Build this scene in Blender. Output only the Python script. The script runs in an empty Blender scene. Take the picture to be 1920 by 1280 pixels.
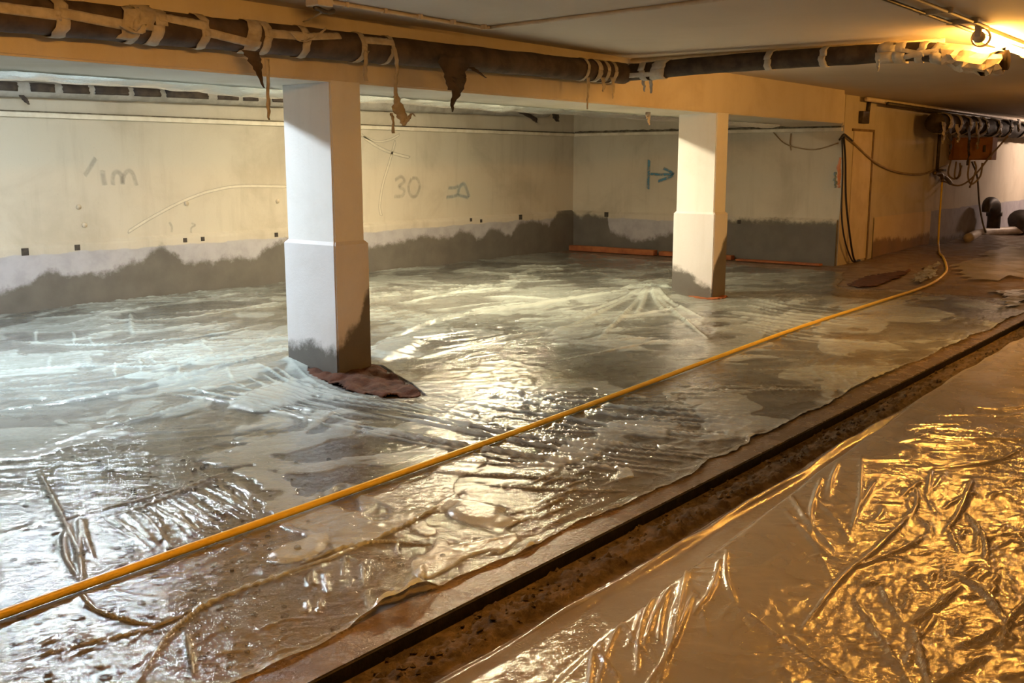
import bpy, bmesh, math, random
import numpy as np
from mathutils import Vector, Matrix

random.seed(7)
S = bpy.context.scene
COL = S.collection

# ---------------------------------------------------------------- camera
FPX, CX, CY, H = 1900.0, 960.0, 640.0, 1.5


def _ray(u, v):
    return np.array([(u - CX) / FPX, (v - CY) / FPX, 1.0])


_a = _ray(2500, 306); _a /= np.linalg.norm(_a)
_b = _ray(-1470, 308); _b -= (_b @ _a) * _a; _b /= np.linalg.norm(_b)
_c = np.cross(_a, _b)
if _c[1] > 0:
    _c = -_c
ROT = np.array([_a, _b, _c])          # camera axes -> world axes
CAM = np.array([0.0, 0.0, H])

cd = bpy.data.cameras.new('camera')
cd.sensor_fit = 'HORIZONTAL'; cd.sensor_width = 36.0
cd.lens = FPX / 1920.0 * 36.0
cd.clip_start = 0.05; cd.clip_end = 200
cam = bpy.data.objects.new('camera', cd); COL.objects.link(cam)
m = Matrix.Identity(4)
for i in range(3):
    m[i][0] = ROT[i][0]; m[i][1] = -ROT[i][1]; m[i][2] = -ROT[i][2]; m[i][3] = CAM[i]
cam.matrix_world = m
S.camera = cam

# ---------------------------------------------------------------- world and exposure
w = bpy.data.worlds.new('world'); S.world = w; w.use_nodes = True
w.node_tree.nodes['Background'].inputs[0].default_value = (0.02, 0.018, 0.015, 1)
w.node_tree.nodes['Background'].inputs[1].default_value = 0.3
S.view_settings.view_transform = 'Standard'
S.view_settings.look = 'None'
S.view_settings.exposure = 0.0
S.view_settings.gamma = 1.0
S.view_settings.use_curve_mapping = False

# lamp strengths (tubes are emissive meshes, built further down)
BAY_COOL = ((0.78, 0.92, 1.0), 345.0)
BAY_WARM = ((1.0, 0.84, 0.53), 385.0)
AISLE = ((1.0, 0.44, 0.075), 270.0)
AISLE_NEAR = ((1.0, 0.44, 0.075), 150.0)
AISLE_FAR = ((1.0, 0.44, 0.075), 150.0)
FAR_PINK = ((1.0, 0.72, 0.55), 420.0)


# ---------------------------------------------------------------- measuring helpers (photo point on a known plane)
def hit(u, v, axis, val):
    d = ROT @ _ray(u, v)
    t = (val - CAM[axis]) / d[axis]
    return CAM + t * d


def F(u, v, z=0.0):
    p = hit(u, v, 2, z); return (p[0], p[1])


def PY(u, v, y):
    return tuple(hit(u, v, 1, y))


def PX(u, v, x):
    return tuple(hit(u, v, 0, x))


# ---------------------------------------------------------------- numpy noise
_rng = np.random.RandomState(11)
_perm = np.concatenate([_rng.permutation(512)] * 2)
_ang = _rng.rand(512) * 2 * np.pi
_gx, _gy = np.cos(_ang), np.sin(_ang)


def pn(x, y, seed=0):
    x = np.asarray(x, float) + seed * 17.31; y = np.asarray(y, float) + seed * 9.77
    xi = np.floor(x).astype(int); yi = np.floor(y).astype(int)
    xf = x - xi; yf = y - yi
    u = xf * xf * xf * (xf * (xf * 6 - 15) + 10); v = yf * yf * yf * (yf * (yf * 6 - 15) + 10)

    def g(ix, iy, dx, dy):
        h = _perm[(_perm[ix & 511] + iy) & 511]
        return _gx[h] * dx + _gy[h] * dy
    a = g(xi, yi, xf, yf); b = g(xi + 1, yi, xf - 1, yf)
    c = g(xi, yi + 1, xf, yf - 1); d = g(xi + 1, yi + 1, xf - 1, yf - 1)
    return ((a + (b - a) * u) * (1 - v) + (c + (d - c) * u) * v) * 1.5


def fbm(x, y, seed=0, n=4):
    r = 0; a = 0.5
    for i in range(n):
        r = r + a * pn(x, y, seed + i * 3); x = x * 2.03; y = y * 2.03; a *= 0.5
    return r


def sst(e0, e1, x):
    t = np.clip((x - e0) / (e1 - e0), 0, 1); return t * t * (3 - 2 * t)


def ridged(x, y, ang, la, lc, seed, sharp=6.0, warp=0.25):
    """thin creases running along direction ang"""
    c, s = math.cos(ang), math.sin(ang)
    wx = warp * fbm(x * 0.8, y * 0.8, seed + 40, 2)
    a = (x * c + y * s) / la; b = (-x * s + y * c + wx) / lc
    n = pn(a, b, seed)
    m_ = sst(-0.05, 0.35, pn(a * 0.7, b * 0.35, seed + 5))
    return np.exp(-np.abs(n) * sharp) * m_


def fold_field(x, y, folds):
    """folds: list of (polyline, width, height). Sharp peaked creases that taper at both ends"""
    out = np.zeros_like(x)
    for pts, wd, ht in folds:
        pts = smooth_poly(pts, 6)
        seg = np.array(pts)
        L = np.concatenate([[0], np.cumsum(np.hypot(*(seg[1:] - seg[:-1]).T))])
        tot = L[-1]
        wd = max(wd, 0.0021 * float(np.hypot(*seg.mean(0))))
        lo = seg.min(0) - wd * 7; hi = seg.max(0) + wd * 7
        idx = np.nonzero((x > lo[0]) & (x < hi[0]) & (y > lo[1]) & (y < hi[1]))
        if idx[0].size == 0:
            continue
        px, py = x[idx], y[idx]
        best = np.full(px.shape, 1e9); tt = np.zeros(px.shape)
        for i in range(len(seg) - 1):
            a = seg[i]; d = seg[i + 1] - a; l2 = (d @ d) + 1e-12
            t = np.clip(((px - a[0]) * d[0] + (py - a[1]) * d[1]) / l2, 0, 1)
            q = np.hypot(px - a[0] - t * d[0], py - a[1] - t * d[1])
            b = q < best
            best = np.where(b, q, best); tt = np.where(b, L[i] + t * (L[i + 1] - L[i]), tt)
        e = np.clip(tt / tot, 0, 1)
        tap = np.sqrt(np.clip(np.sin(np.pi * e), 0, 1))
        val = ht * tap / (1 + (best / wd) ** 2) ** 1.6
        out[idx] = np.maximum(out[idx], val) + 0.25 * np.minimum(out[idx], val)
    return out


def smooth_poly(pts, n=8):
    pts = [np.array(p, float) for p in pts]
    if len(pts) < 3:
        return pts
    P = [2 * pts[0] - pts[1]] + pts + [2 * pts[-1] - pts[-2]]
    o = []
    for i in range(1, len(P) - 2):
        for k in range(n):
            t = k / n
            o.append(0.5 * ((2 * P[i]) + (-P[i - 1] + P[i + 1]) * t + (2 * P[i - 1] - 5 * P[i] + 4 * P[i + 1] - P[i + 2]) * t * t
                            + (-P[i - 1] + 3 * P[i] - 3 * P[i + 1] + P[i + 2]) * t ** 3))
    o.append(pts[-1])
    return o


# ---------------------------------------------------------------- mesh helpers
def mesh_obj(name, verts, faces, mat, parent=None, smooth=False, attrs=None):
    me = bpy.data.meshes.new(name)
    me.from_pydata([tuple(v) for v in verts], [], faces)
    if attrs:
        for k, vals in attrs.items():
            at = me.attributes.new(k, 'FLOAT', 'POINT'); at.data.foreach_set('value', np.asarray(vals, np.float32))
    me.materials.append(mat)
    if smooth:
        me.polygons.foreach_set('use_smooth', [True] * len(me.polygons))
    me.update()
    o = bpy.data.objects.new(name, me); COL.objects.link(o)
    if parent:
        o.parent = parent
        o.matrix_parent_inverse = parent.matrix_basis.inverted()
    return o


def bm_obj(name, bm, mat, parent=None, smooth=False):
    bmesh.ops.recalc_face_normals(bm, faces=bm.faces)
    me = bpy.data.meshes.new(name); bm.to_mesh(me); bm.free()
    me.materials.append(mat)
    if smooth:
        me.polygons.foreach_set('use_smooth', [True] * len(me.polygons))
    o = bpy.data.objects.new(name, me); COL.objects.link(o)
    if parent:
        o.parent = parent
        o.matrix_parent_inverse = parent.matrix_basis.inverted()
    return o


def add_box(bm, lo, hi, bev=0.0):
    vs = [bm.verts.new((x, y, z)) for x in (lo[0], hi[0]) for y in (lo[1], hi[1]) for z in (lo[2], hi[2])]
    fs = [(0, 1, 3, 2), (4, 6, 7, 5), (0, 4, 5, 1), (2, 3, 7, 6), (0, 2, 6, 4), (1, 5, 7, 3)]
    nf = [bm.faces.new([vs[i] for i in f]) for f in fs]
    if bev:
        es = list({e for f in nf for e in f.edges})
        bmesh.ops.bevel(bm, geom=es, offset=bev, segments=2, affect='EDGES', profile=0.5)


def box(name, lo, hi, mat, parent=None, bev=0.0):
    bm = bmesh.new(); add_box(bm, lo, hi, bev)
    return bm_obj(name, bm, mat, parent)


def tube_data(pts, r, n=10, sm=6, cap=True):
    pts = smooth_poly(pts, sm) if sm else [np.array(p, float) for p in pts]
    k = len(pts)
    rs = r if hasattr(r, '__len__') else [r] * k
    if len(rs) != k:
        rs = np.interp(np.linspace(0, 1, k), np.linspace(0, 1, len(rs)), rs)
    V = []; Fc = []
    up = None
    for i, p in enumerate(pts):
        t = pts[min(i + 1, k - 1)] - pts[max(i - 1, 0)]; t = t / (np.linalg.norm(t) + 1e-12)
        if up is None:
            up = np.array([0, 0, 1.0]) if abs(t[2]) < 0.9 else np.array([1.0, 0, 0])
        up = up - (up @ t) * t; up /= np.linalg.norm(up)
        s = np.cross(t, up)
        for j in range(n):
            a = 2 * math.pi * j / n
            V.append(p + rs[i] * (math.cos(a) * s + math.sin(a) * up))
    for i in range(k - 1):
        for j in range(n):
            Fc.append((i * n + j, i * n + (j + 1) % n, (i + 1) * n + (j + 1) % n, (i + 1) * n + j))
    if cap:
        Fc.append(tuple(range(n - 1, -1, -1))); Fc.append(tuple((k - 1) * n + j for j in range(n)))
    return V, Fc


def tube(name, pts, r, mat, parent=None, n=10, sm=6, cap=True):
    V, Fc = tube_data(pts, r, n, sm, cap)
    return mesh_obj(name, V, Fc, mat, parent, True)


def tubes(name, lst, mat, parent=None, n=6, sm=6):
    V = []; Fc = []
    for pts, r in lst:
        v, f = tube_data(pts, r, n, sm); o = len(V)
        V += v; Fc += [tuple(i + o for i in q) for q in f]
    return mesh_obj(name, V, Fc, mat, parent, True)


def empty(name, loc):
    o = bpy.data.objects.new(name, None); COL.objects.link(o); o.location = loc; o.empty_display_size = 0.1
    return o


def tag(o, label, cat=None, group=None, kind=None):
    o['label'] = label
    if cat: o['category'] = cat
    if group: o['group'] = group
    if kind: o['kind'] = kind
    return o


def struct(o, label=None):
    o['kind'] = 'structure'
    if label: o['label'] = label
    return o


# ---------------------------------------------------------------- materials
def nodes(name):
    mt = bpy.data.materials.new(name); mt.use_nodes = True
    nt = mt.node_tree; nt.nodes.clear()
    out = nt.nodes.new('ShaderNodeOutputMaterial')
    return mt, nt, out


def N(nt, typ, ins=None, **props):
    n = nt.nodes.new(typ)
    for k, v in props.items():
        setattr(n, k, v)
    for k, v in (ins or {}).items():
        s = n.inputs[k]
        if isinstance(v, bpy.types.NodeSocket):
            nt.links.new(v, s)
        else:
            s.default_value = v
    return n


def rgb(c):
    return (c[0], c[1], c[2], 1.0)


def math_n(nt, op, a, b=0.0, clamp=False):
    n = nt.nodes.new('ShaderNodeMath'); n.operation = op; n.use_clamp = clamp
    for i, v in enumerate((a, b)):
        if isinstance(v, bpy.types.NodeSocket): nt.links.new(v, n.inputs[i])
        else: n.inputs[i].default_value = v
    return n.outputs[0]


def mapr(nt, val, a, b, c=0.0, d=1.0, interp='SMOOTHSTEP'):
    n = nt.nodes.new('ShaderNodeMapRange'); n.interpolation_type = interp
    nt.links.new(val, n.inputs[0])
    n.inputs[1].default_value = a; n.inputs[2].default_value = b; n.inputs[3].default_value = c; n.inputs[4].default_value = d
    return n.outputs[0]


def mixc(nt, fac, a, b, mode='MIX'):
    n = nt.nodes.new('ShaderNodeMix'); n.data_type = 'RGBA'; n.blend_type = mode
    for i, v in ((0, fac), (6, a), (7, b)):
        if isinstance(v, bpy.types.NodeSocket): nt.links.new(v, n.inputs[i])
        else: n.inputs[i].default_value = v if i == 0 else rgb(v)
    return n.outputs[2]


def noise(nt, scale, detail=4, rough=0.55, vec=None, dist=0.0):
    n = N(nt, 'ShaderNodeTexNoise', {'Scale': scale, 'Detail': detail, 'Roughness': rough, 'Distortion': dist})
    if vec is not None: nt.links.new(vec, n.inputs['Vector'])
    return n.outputs['Fac']


def objvec(nt, scale=(1, 1, 1), rot=(0, 0, 0)):
    tc = nt.nodes.new('ShaderNodeNewGeometry')
    mp = N(nt, 'ShaderNodeMapping', {'Scale': scale, 'Rotation': rot}); nt.links.new(tc.outputs['Position'], mp.inputs[0])
    return mp.outputs[0]


def bump(nt, h, strength, dist=0.01):
    b = N(nt, 'ShaderNodeBump', {'Strength': strength, 'Distance': dist, 'Height': h}); return b.outputs[0]


def mat_simple(name, c1, c2=None, rough=0.7, scale=8.0, spec=0.4, bmp=0.0, bscale=60.0, metal=0.0, stretch=(1, 1, 1)):
    mt, nt, out = nodes(name)
    v = objvec(nt, stretch)
    col = mixc(nt, mapr(nt, noise(nt, scale, 5, 0.6, v), 0.35, 0.65), c1, c2 or c1)
    p = N(nt, 'ShaderNodeBsdfPrincipled', {'Base Color': col, 'Roughness': rough, 'Specular IOR Level': spec, 'Metallic': metal})
    if bmp:
        nt.links.new(bump(nt, noise(nt, bscale, 4, 0.6, v), bmp), p.inputs['Normal'])
    nt.links.new(p.outputs[0], out.inputs[0])
    return mt


def mat_emit(name, colstr):
    mt, nt, out = nodes(name)
    e = N(nt, 'ShaderNodeEmission', {'Color': rgb(colstr[0]), 'Strength': colstr[1]})
    nt.links.new(e.outputs[0], out.inputs[0]); return mt


def mat_wall(name, base, dirt, paint=None, paint_z=None, wetcol=None, wet=False, rough=0.75, streak=0.5):
    """painted concrete: blotchy dirt, vertical streaks, optional lower paint and damp patches from the 'wet' attribute"""
    mt, nt, out = nodes(name)
    v = objvec(nt); vs = objvec(nt, (3.0, 3.0, 0.35))
    f1 = mapr(nt, noise(nt, 1.1, 6, 0.62, v, 0.4), 0.42, 0.72)
    f2 = mapr(nt, noise(nt, 2.2, 5, 0.6, vs), 0.5, 0.75)
    col = mixc(nt, math_n(nt, 'MULTIPLY', f1, 0.55), base, dirt)
    col = mixc(nt, math_n(nt, 'MULTIPLY', f2, streak * 0.6), col, dirt)
    col = mixc(nt, math_n(nt, 'MULTIPLY', mapr(nt, noise(nt, 38, 3, 0.6, v), 0.6, 0.8), 0.25), col, dirt)
    r = rough
    if paint is not None:
        sep = N(nt, 'ShaderNodeSeparateXYZ'); nt.links.new(objvec(nt), sep.inputs[0])
        e = math_n(nt, 'ADD', sep.outputs[2], math_n(nt, 'MULTIPLY', math_n(nt, 'SUBTRACT', noise(nt, 2.5, 5, 0.65, v), 0.5), 0.10))
        pf = mapr(nt, e, paint_z + 0.008, paint_z - 0.008)
        pc = mixc(nt, mapr(nt, noise(nt, 5, 5, 0.6, v), 0.35, 0.7), paint, [c * 0.82 for c in paint])
        col = mixc(nt, pf, col, pc)
    p = N(nt, 'ShaderNodeBsdfPrincipled', {'Roughness': r, 'Specular IOR Level': 0.25})
    if wet:
        at = N(nt, 'ShaderNodeAttribute', attribute_name='wet')
        d = math_n(nt, 'ADD', at.outputs['Fac'], math_n(nt, 'MULTIPLY', math_n(nt, 'SUBTRACT', noise(nt, 8, 6, 0.7, v), 0.5), 0.22))
        wf = mapr(nt, d, -0.05, 0.045)
        wc = mixc(nt, mapr(nt, noise(nt, 3, 4, 0.6, v), 0.3, 0.7), wetcol, [c * 0.75 for c in wetcol])
        col = mixc(nt, math_n(nt, 'MULTIPLY', wf, 0.93), col, wc)
    nt.links.new(col, p.inputs['Base Color'])
    nt.links.new(bump(nt, noise(nt, 45, 5, 0.65, v), 0.18, 0.01), p.inputs['Normal'])
    nt.links.new(p.outputs[0], out.inputs[0])
    return mt


def mat_plastic(name, milk, tint, base_milk, span, rough=0.12, fine=0.35, finescale=55.0, spec=1.0):
    """thin polythene film: clear where it clings to the wet floor, milky where it stands off ('lift' attribute)"""
    mt, nt, out = nodes(name)
    v = objvec(nt)
    at = N(nt, 'ShaderNodeAttribute', attribute_name='lift').outputs['Fac']
    # fine crinkle relief
    w1 = noise(nt, finescale, 3, 0.55, v, 0.8)
    w2 = noise(nt, finescale * 0.28, 4, 0.6, objvec(nt, (1, 1.0, 1)), 1.6)
    rd = math_n(nt, 'ABSOLUTE', math_n(nt, 'SUBTRACT', w2, 0.5))
    hgt = math_n(nt, 'ADD', math_n(nt, 'MULTIPLY', w1, 0.35), math_n(nt, 'MULTIPLY', rd, -1.6))
    nrm = bump(nt, hgt, fine, 0.012)
    mk = math_n(nt, 'ADD', base_milk, math_n(nt, 'MULTIPLY', at, span))
    mk = math_n(nt, 'ADD', mk, math_n(nt, 'MULTIPLY', math_n(nt, 'SUBTRACT', noise(nt, 3.5, 5, 0.6, v), 0.5), 0.25), True)
    tr = N(nt, 'ShaderNodeBsdfTransparent', {'Color': rgb(tint)})
    df = N(nt, 'ShaderNodeBsdfDiffuse', {'Color': rgb(milk), 'Normal': nrm})
    tl = N(nt, 'ShaderNodeBsdfTranslucent', {'Color': rgb(milk)})
    body = N(nt, 'ShaderNodeMixShader', {0: 0.25, 1: df.outputs[0], 2: tl.outputs[0]})
    film = N(nt, 'ShaderNodeMixShader', {0: mk, 1: tr.outputs[0], 2: body.outputs[0]})
    gl = N(nt, 'ShaderNodeBsdfGlossy', {'Color': (1, 1, 1, 1), 'Roughness': rough, 'Normal': nrm})
    fr = N(nt, 'ShaderNodeFresnel', {'IOR': 1.52, 'Normal': nrm})
    ff = math_n(nt, 'MULTIPLY', fr.outputs[0], spec, True)
    fin = N(nt, 'ShaderNodeMixShader', {0: ff, 1: film.outputs[0], 2: gl.outputs[0]})
    nt.links.new(fin.outputs[0], out.inputs[0])
    return mt


M = {}
CREAM = (0.53, 0.485, 0.40); CREAM_D = (0.34, 0.295, 0.225)
GREYP = (0.40, 0.39, 0.42); WET_SHADE = (0.120, 0.108, 0.090)
M['wall'] = mat_wall('cream_wall_paint', CREAM, CREAM_D)
M['dado'] = mat_wall('dado_paint', CREAM, CREAM_D, GREYP, 0.575, WET_SHADE, True)
M['beam'] = mat_wall('beam_paint', (0.66, 0.60, 0.50), (0.48, 0.40, 0.28), streak=0.35)
M['column'] = mat_wall('column_paint', (0.80, 0.79, 0.78), (0.64, 0.61, 0.57), None, None, WET_SHADE, True, streak=0.4)
M['plinth'] = mat_wall('plinth_paint', (0.70, 0.685, 0.70), (0.56, 0.53, 0.51), None, None, (0.10, 0.092, 0.08), True, streak=0.4)
M['ceiling'] = mat_wall('ceiling_paint', (0.58, 0.52, 0.45), (0.50, 0.44, 0.37), streak=0.0)
M['ledge'] = mat_simple('ledge_paint', (0.74, 0.69, 0.58), (0.62, 0.56, 0.45), 0.6, 6)
M['dust'] = mat_simple('ledge_dust', (0.20, 0.17, 0.12), (0.10, 0.085, 0.06), 0.95, 14, 0.1, 0.5, 50)
M['wrap_brown'] = mat_simple('brown_pipe_wrap', (0.095, 0.066, 0.048), (0.05, 0.034, 0.025), 0.75, 7, 0.3, 0.35, 30)
M['wrap_dark'] = mat_simple('dark_pipe_wrap', (0.07, 0.052, 0.04), (0.035, 0.026, 0.022), 0.7, 9, 0.3, 0.3, 40)
M['wrap_grey'] = mat_simple('grey_pipe_wrap', (0.36, 0.34, 0.31), (0.26, 0.245, 0.22), 0.7, 7, 0.3, 0.3, 40)
M['tape'] = mat_simple('beige_tape', (0.50, 0.45, 0.36), (0.37, 0.32, 0.24), 0.6, 12, 0.3, 0.3, 60)
M['tape_grey'] = mat_simple('grey_tape', (0.48, 0.46, 0.42), (0.38, 0.36, 0.33), 0.6, 12, 0.3, 0.3, 60)
M['conduit'] = mat_simple('painted_conduit', (0.58, 0.50, 0.38), (0.46, 0.39, 0.29), 0.5, 8)
M['metal_dark'] = mat_simple('dark_metal', (0.09, 0.07, 0.05), (0.05, 0.04, 0.03), 0.5, 20, 0.5, metal=0.3)
M['brass'] = mat_simple('aged_brass', (0.20, 0.14, 0.07), (0.12, 0.085, 0.05), 0.45, 20, 0.5, metal=0.6)
M['black'] = mat_simple('black_cable', (0.018, 0.015, 0.013), None, 0.5)
M['cable'] = mat_simple('beige_cable', (0.33, 0.25, 0.15), (0.25, 0.18, 0.10), 0.55)
M['hose'] = mat_simple('yellow_hose', (0.84, 0.60, 0.06), (0.78, 0.54, 0.05), 0.38, 20, 0.5)
M['felt'] = mat_simple('red_brown_felt', (0.11, 0.048, 0.03), (0.055, 0.026, 0.018), 0.9, 9, 0.2, 0.6, 70)
M['board'] = mat_simple('terracotta_board', (0.36, 0.13, 0.05), (0.24, 0.08, 0.035), 0.85, 5, 0.2, 0.3, 50)
M['bag'] = mat_simple('dark_rubber', (0.05, 0.04, 0.038), (0.08, 0.06, 0.05), 0.55, 10, 0.4, 0.2, 30)
M['pvc'] = mat_simple('pale_pvc', (0.70, 0.62, 0.54), (0.58, 0.5, 0.42), 0.45, 6)
M['board_box'] = mat_simple('brown_cabinet', (0.40, 0.19, 0.07), (0.30, 0.13, 0.05), 0.7, 5, 0.3, 0.2)
M['rag_pink'] = mat_simple('pink_rag', (0.55, 0.33, 0.28), (0.45, 0.25, 0.22), 0.9, 12)
M['rag_blue'] = mat_simple('blue_rag', (0.22, 0.34, 0.45), (0.16, 0.25, 0.36), 0.9, 12)
M['cap'] = mat_simple('lamp_cap', (0.55, 0.50, 0.42), None, 0.4)
M['hole_shade'] = mat_simple('recess_shade', (0.035, 0.03, 0.028), (0.06, 0.05, 0.04), 0.9, 30)
M['cool_tube'] = mat_emit('cool_tube_light', BAY_COOL)
M['warm_tube'] = mat_emit('warm_tube_light', BAY_WARM)
M['amber_tube'] = mat_emit('amber_tube_light', AISLE)
M['amber_near'] = mat_emit('amber_tube_light_near', AISLE_NEAR)
M['amber_far'] = mat_emit('amber_tube_light_far', AISLE_FAR)
M['pink_tube'] = mat_emit('far_tube_light', FAR_PINK)


def mat_marking(name, c, op, lo=0.35):
    mt, nt, out = nodes(name)
    v = objvec(nt)
    tr = N(nt, 'ShaderNodeBsdfTransparent')
    p = N(nt, 'ShaderNodeBsdfPrincipled', {'Base Color': rgb(c), 'Roughness': 0.8})
    f = mapr(nt, noise(nt, 14, 5, 0.7, v), 0.25, 0.6, op * lo, op)
    f = math_n(nt, 'MULTIPLY', f, mapr(nt, N(nt, 'ShaderNodeAttribute', attribute_name='edge').outputs['Fac'], 0.0, 0.75))
    mx = N(nt, 'ShaderNodeMixShader', {0: f, 1: tr.outputs[0], 2: p.outputs[0]})
    nt.links.new(mx.outputs[0], out.inputs[0]); return mt


M['spray_grey'] = mat_marking('grey_spray', (0.25, 0.25, 0.25), 0.30)
M['spray_blue_faint'] = mat_marking('faint_blue_spray', (0.16, 0.36, 0.48), 0.40)
M['spray_blue'] = mat_marking('blue_spray', (0.07, 0.26, 0.42), 0.75)
M['scrape'] = mat_marking('pale_scrape', (0.60, 0.555, 0.46), 1.0, 0.85)


def mat_floor(name, c1, c2, rough_lo, rough_hi, bs=0.15, scale=1.6):
    mt, nt, out = nodes(name)
    v = objvec(nt)
    a = mapr(nt, noise(nt, scale, 7, 0.65, v, 0.5), 0.35, 0.68)
    col = mixc(nt, a, c1, c2)
    col = mixc(nt, math_n(nt, 'MULTIPLY', mapr(nt, noise(nt, 30, 4, 0.6, v), 0.5, 0.75), 0.35), col, [x * 0.55 for x in c1])
    p = N(nt, 'ShaderNodeBsdfPrincipled', {'Base Color': col, 'Specular IOR Level': 0.55})
    nt.links.new(mapr(nt, noise(nt, scale * 2.2, 5, 0.6, v), 0.4, 0.65, rough_lo, rough_hi), p.inputs['Roughness'])
    nt.links.new(bump(nt, noise(nt, 60, 5, 0.6, v), bs, 0.01), p.inputs['Normal'])
    nt.links.new(p.outputs[0], out.inputs[0]); return mt


M['floor'] = mat_floor('wet_concrete', (0.215, 0.20, 0.195), (0.145, 0.132, 0.128), 0.18, 0.5)
M['floor_far'] = mat_floor('damp_brown_floor', (0.20, 0.145, 0.105), (0.13, 0.09, 0.062), 0.35, 0.75)
M['floor_aisle'] = mat_floor('aisle_concrete', (0.34, 0.27, 0.19), (0.25, 0.19, 0.13), 0.4, 0.7)
M['strip'] = mat_floor('wet_strip', (0.185, 0.140, 0.098), (0.12, 0.088, 0.06), 0.14, 0.34, 0.4, 5.0)
M['edge_shade'] = mat_simple('shaded_dark_edge', (0.022, 0.02, 0.017), (0.04, 0.032, 0.024), 0.8, 25, 0.2, 0.5, 60)  # dark slab face with its shade put into the colour
M['soil'] = mat_simple('brown_soil', (0.112, 0.084, 0.052), (0.055, 0.04, 0.025), 0.95, 11, 0.1, 0.8, 60)
M['film_bay'] = mat_plastic('clear_film', (0.74, 0.83, 0.81), (0.94, 0.95, 0.95), 0.03, 0.74, 0.055, 0.30, 70, 1.15)
M['film_aisle'] = mat_plastic('tan_film', (0.50, 0.45, 0.345), (0.93, 0.9, 0.82), 0.46, 0.40, 0.08, 0.20, 80, 0.45)
M['film_small'] = mat_plastic('scrap_film', (0.78, 0.78, 0.72), (0.93, 0.94, 0.92), 0.45, 0.3, 0.15, 0.3, 50, 1.3)
M['film_blue'] = mat_plastic('soffit_film', (0.62, 0.72, 0.74), (0.93, 0.95, 0.95), 0.62, 0.2, 0.25, 0.3, 40, 1.0)


def mat_drop():
    mt, nt, out = nodes('water_drop')
    tr = N(nt, 'ShaderNodeBsdfTransparent', {'Color': (0.80, 0.80, 0.80, 1)})
    gl = N(nt, 'ShaderNodeBsdfGlossy', {'Roughness': 0.03})
    fr = N(nt, 'ShaderNodeFresnel', {'IOR': 1.4})
    mx = N(nt, 'ShaderNodeMixShader', {0: fr.outputs[0], 1: tr.outputs[0], 2: gl.outputs[0]})
    nt.links.new(mx.outputs[0], out.inputs[0]); return mt


M['drop'] = mat_drop()

# ================================================================= STRUCTURE
CEIL = 2.48; YW = 10.4; XB = 14.75; YR = 5.6
X0, X1, Y0 = -3.5, 33.0, -3.6
KY = 2.19                                        # slab edge that faces the aisle

# floors
fl = box('floor', (X0, KY, -0.25), (12.3, YW + 0.2, 0.0), M['floor'])
struct(fl, 'wet grey concrete slab of the parking bay')
box('edge_strip', (X0, KY - 0.004, -0.02), (12.4, KY + 0.17, 0.003), M['strip'], fl)
box('edge_face', (X0, KY - 0.012, -0.12), (X1, KY - 0.001, -0.002), M['edge_shade'], fl)
# rough damp floor beyond the sheeting: slightly uneven grid
xs = np.linspace(12.3, X1, 140); ys = np.linspace(KY, YW + 0.2, 60)
gx, gy = np.meshgrid(xs, ys, indexing='ij')
gz = 0.006 * fbm(gx * 1.3, gy * 1.3, 3) + 0.12 * sst(4.95, 5.6, gy + 0.2 * pn(gx * 0.8, gy, 9)) * sst(15.5, 18, gx) * (0.5 + 0.5 * pn(gx * 0.5, gy * 0.5, 8)) + 0.002


def grid_faces(nx, ny, keep=None):
    i = np.arange(nx - 1)[:, None] * ny + np.arange(ny - 1)[None, :]
    f = np.stack([i, i + ny, i + ny + 1, i + 1], -1).reshape(-1, 4)
    if keep is not None:
        f = f[keep.reshape(-1)]
    return f


def fast_grid(name, gx, gy, gz, mat, parent=None, attrs=None, keep=None, smooth=True):
    nx, ny = gx.shape
    v = np.stack([gx, gy, gz], -1).reshape(-1, 3).astype(np.float32)
    f = grid_faces(nx, ny, keep)
    used = np.zeros(len(v), bool); used[f.reshape(-1)] = True
    remap = np.cumsum(used) - 1
    v = v[used]; f = remap[f]
    me = bpy.data.meshes.new(name)
    me.vertices.add(len(v)); me.vertices.foreach_set('co', v.reshape(-1))
    me.loops.add(f.size); me.loops.foreach_set('vertex_index', f.reshape(-1).astype(np.int32))
    me.polygons.add(len(f)); me.polygons.foreach_set('loop_start', np.arange(0, f.size, 4, dtype=np.int32))
    me.update(calc_edges=True)
    if smooth:
        me.polygons.foreach_set('use_smooth', np.ones(len(f), bool))
    for k, a in (attrs or {}).items():
        at = me.attributes.new(k, 'FLOAT', 'POINT'); at.data.foreach_set('value', a.reshape(-1)[used].astype(np.float32))
    me.materials.append(mat); me.validate()
    o = bpy.data.objects.new(name, me); COL.objects.link(o)
    if parent:
        o.parent = parent; o.matrix_parent_inverse = parent.matrix_basis.inverted()
    return o


fast_grid('damp_floor', gx, gy, gz, M['floor_far'], fl)
fa = box('floor_aisle', (X0, Y0, -0.25), (X1, KY - 0.012, -0.05), M['floor_aisle'])
struct(fa, 'tan concrete floor of the driving aisle')

# ceiling
ce = box('ceiling', (X0, Y0, CEIL), (X1, YW + 0.2, CEIL + 0.2), M['ceiling']); struct(ce, 'low painted concrete ceiling')

# walls that close the place off
struct(box('wall_near', (X0 - 0.2, Y0, -0.2), (X0, YW + 0.2, CEIL + 0.1), M['wall']), 'end wall of the garage behind the viewer')
struct(box('wall_aisle', (X0, Y0 - 0.2, -0.2), (X1, Y0, CEIL + 0.1), M['wall']), 'side wall along the driving aisle')
struct(box('wall_far', (X1, Y0, -0.2), (X1 + 0.2, YR + 0.3, CEIL + 0.1), M['wall']), 'far end wall of the aisle')


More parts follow.
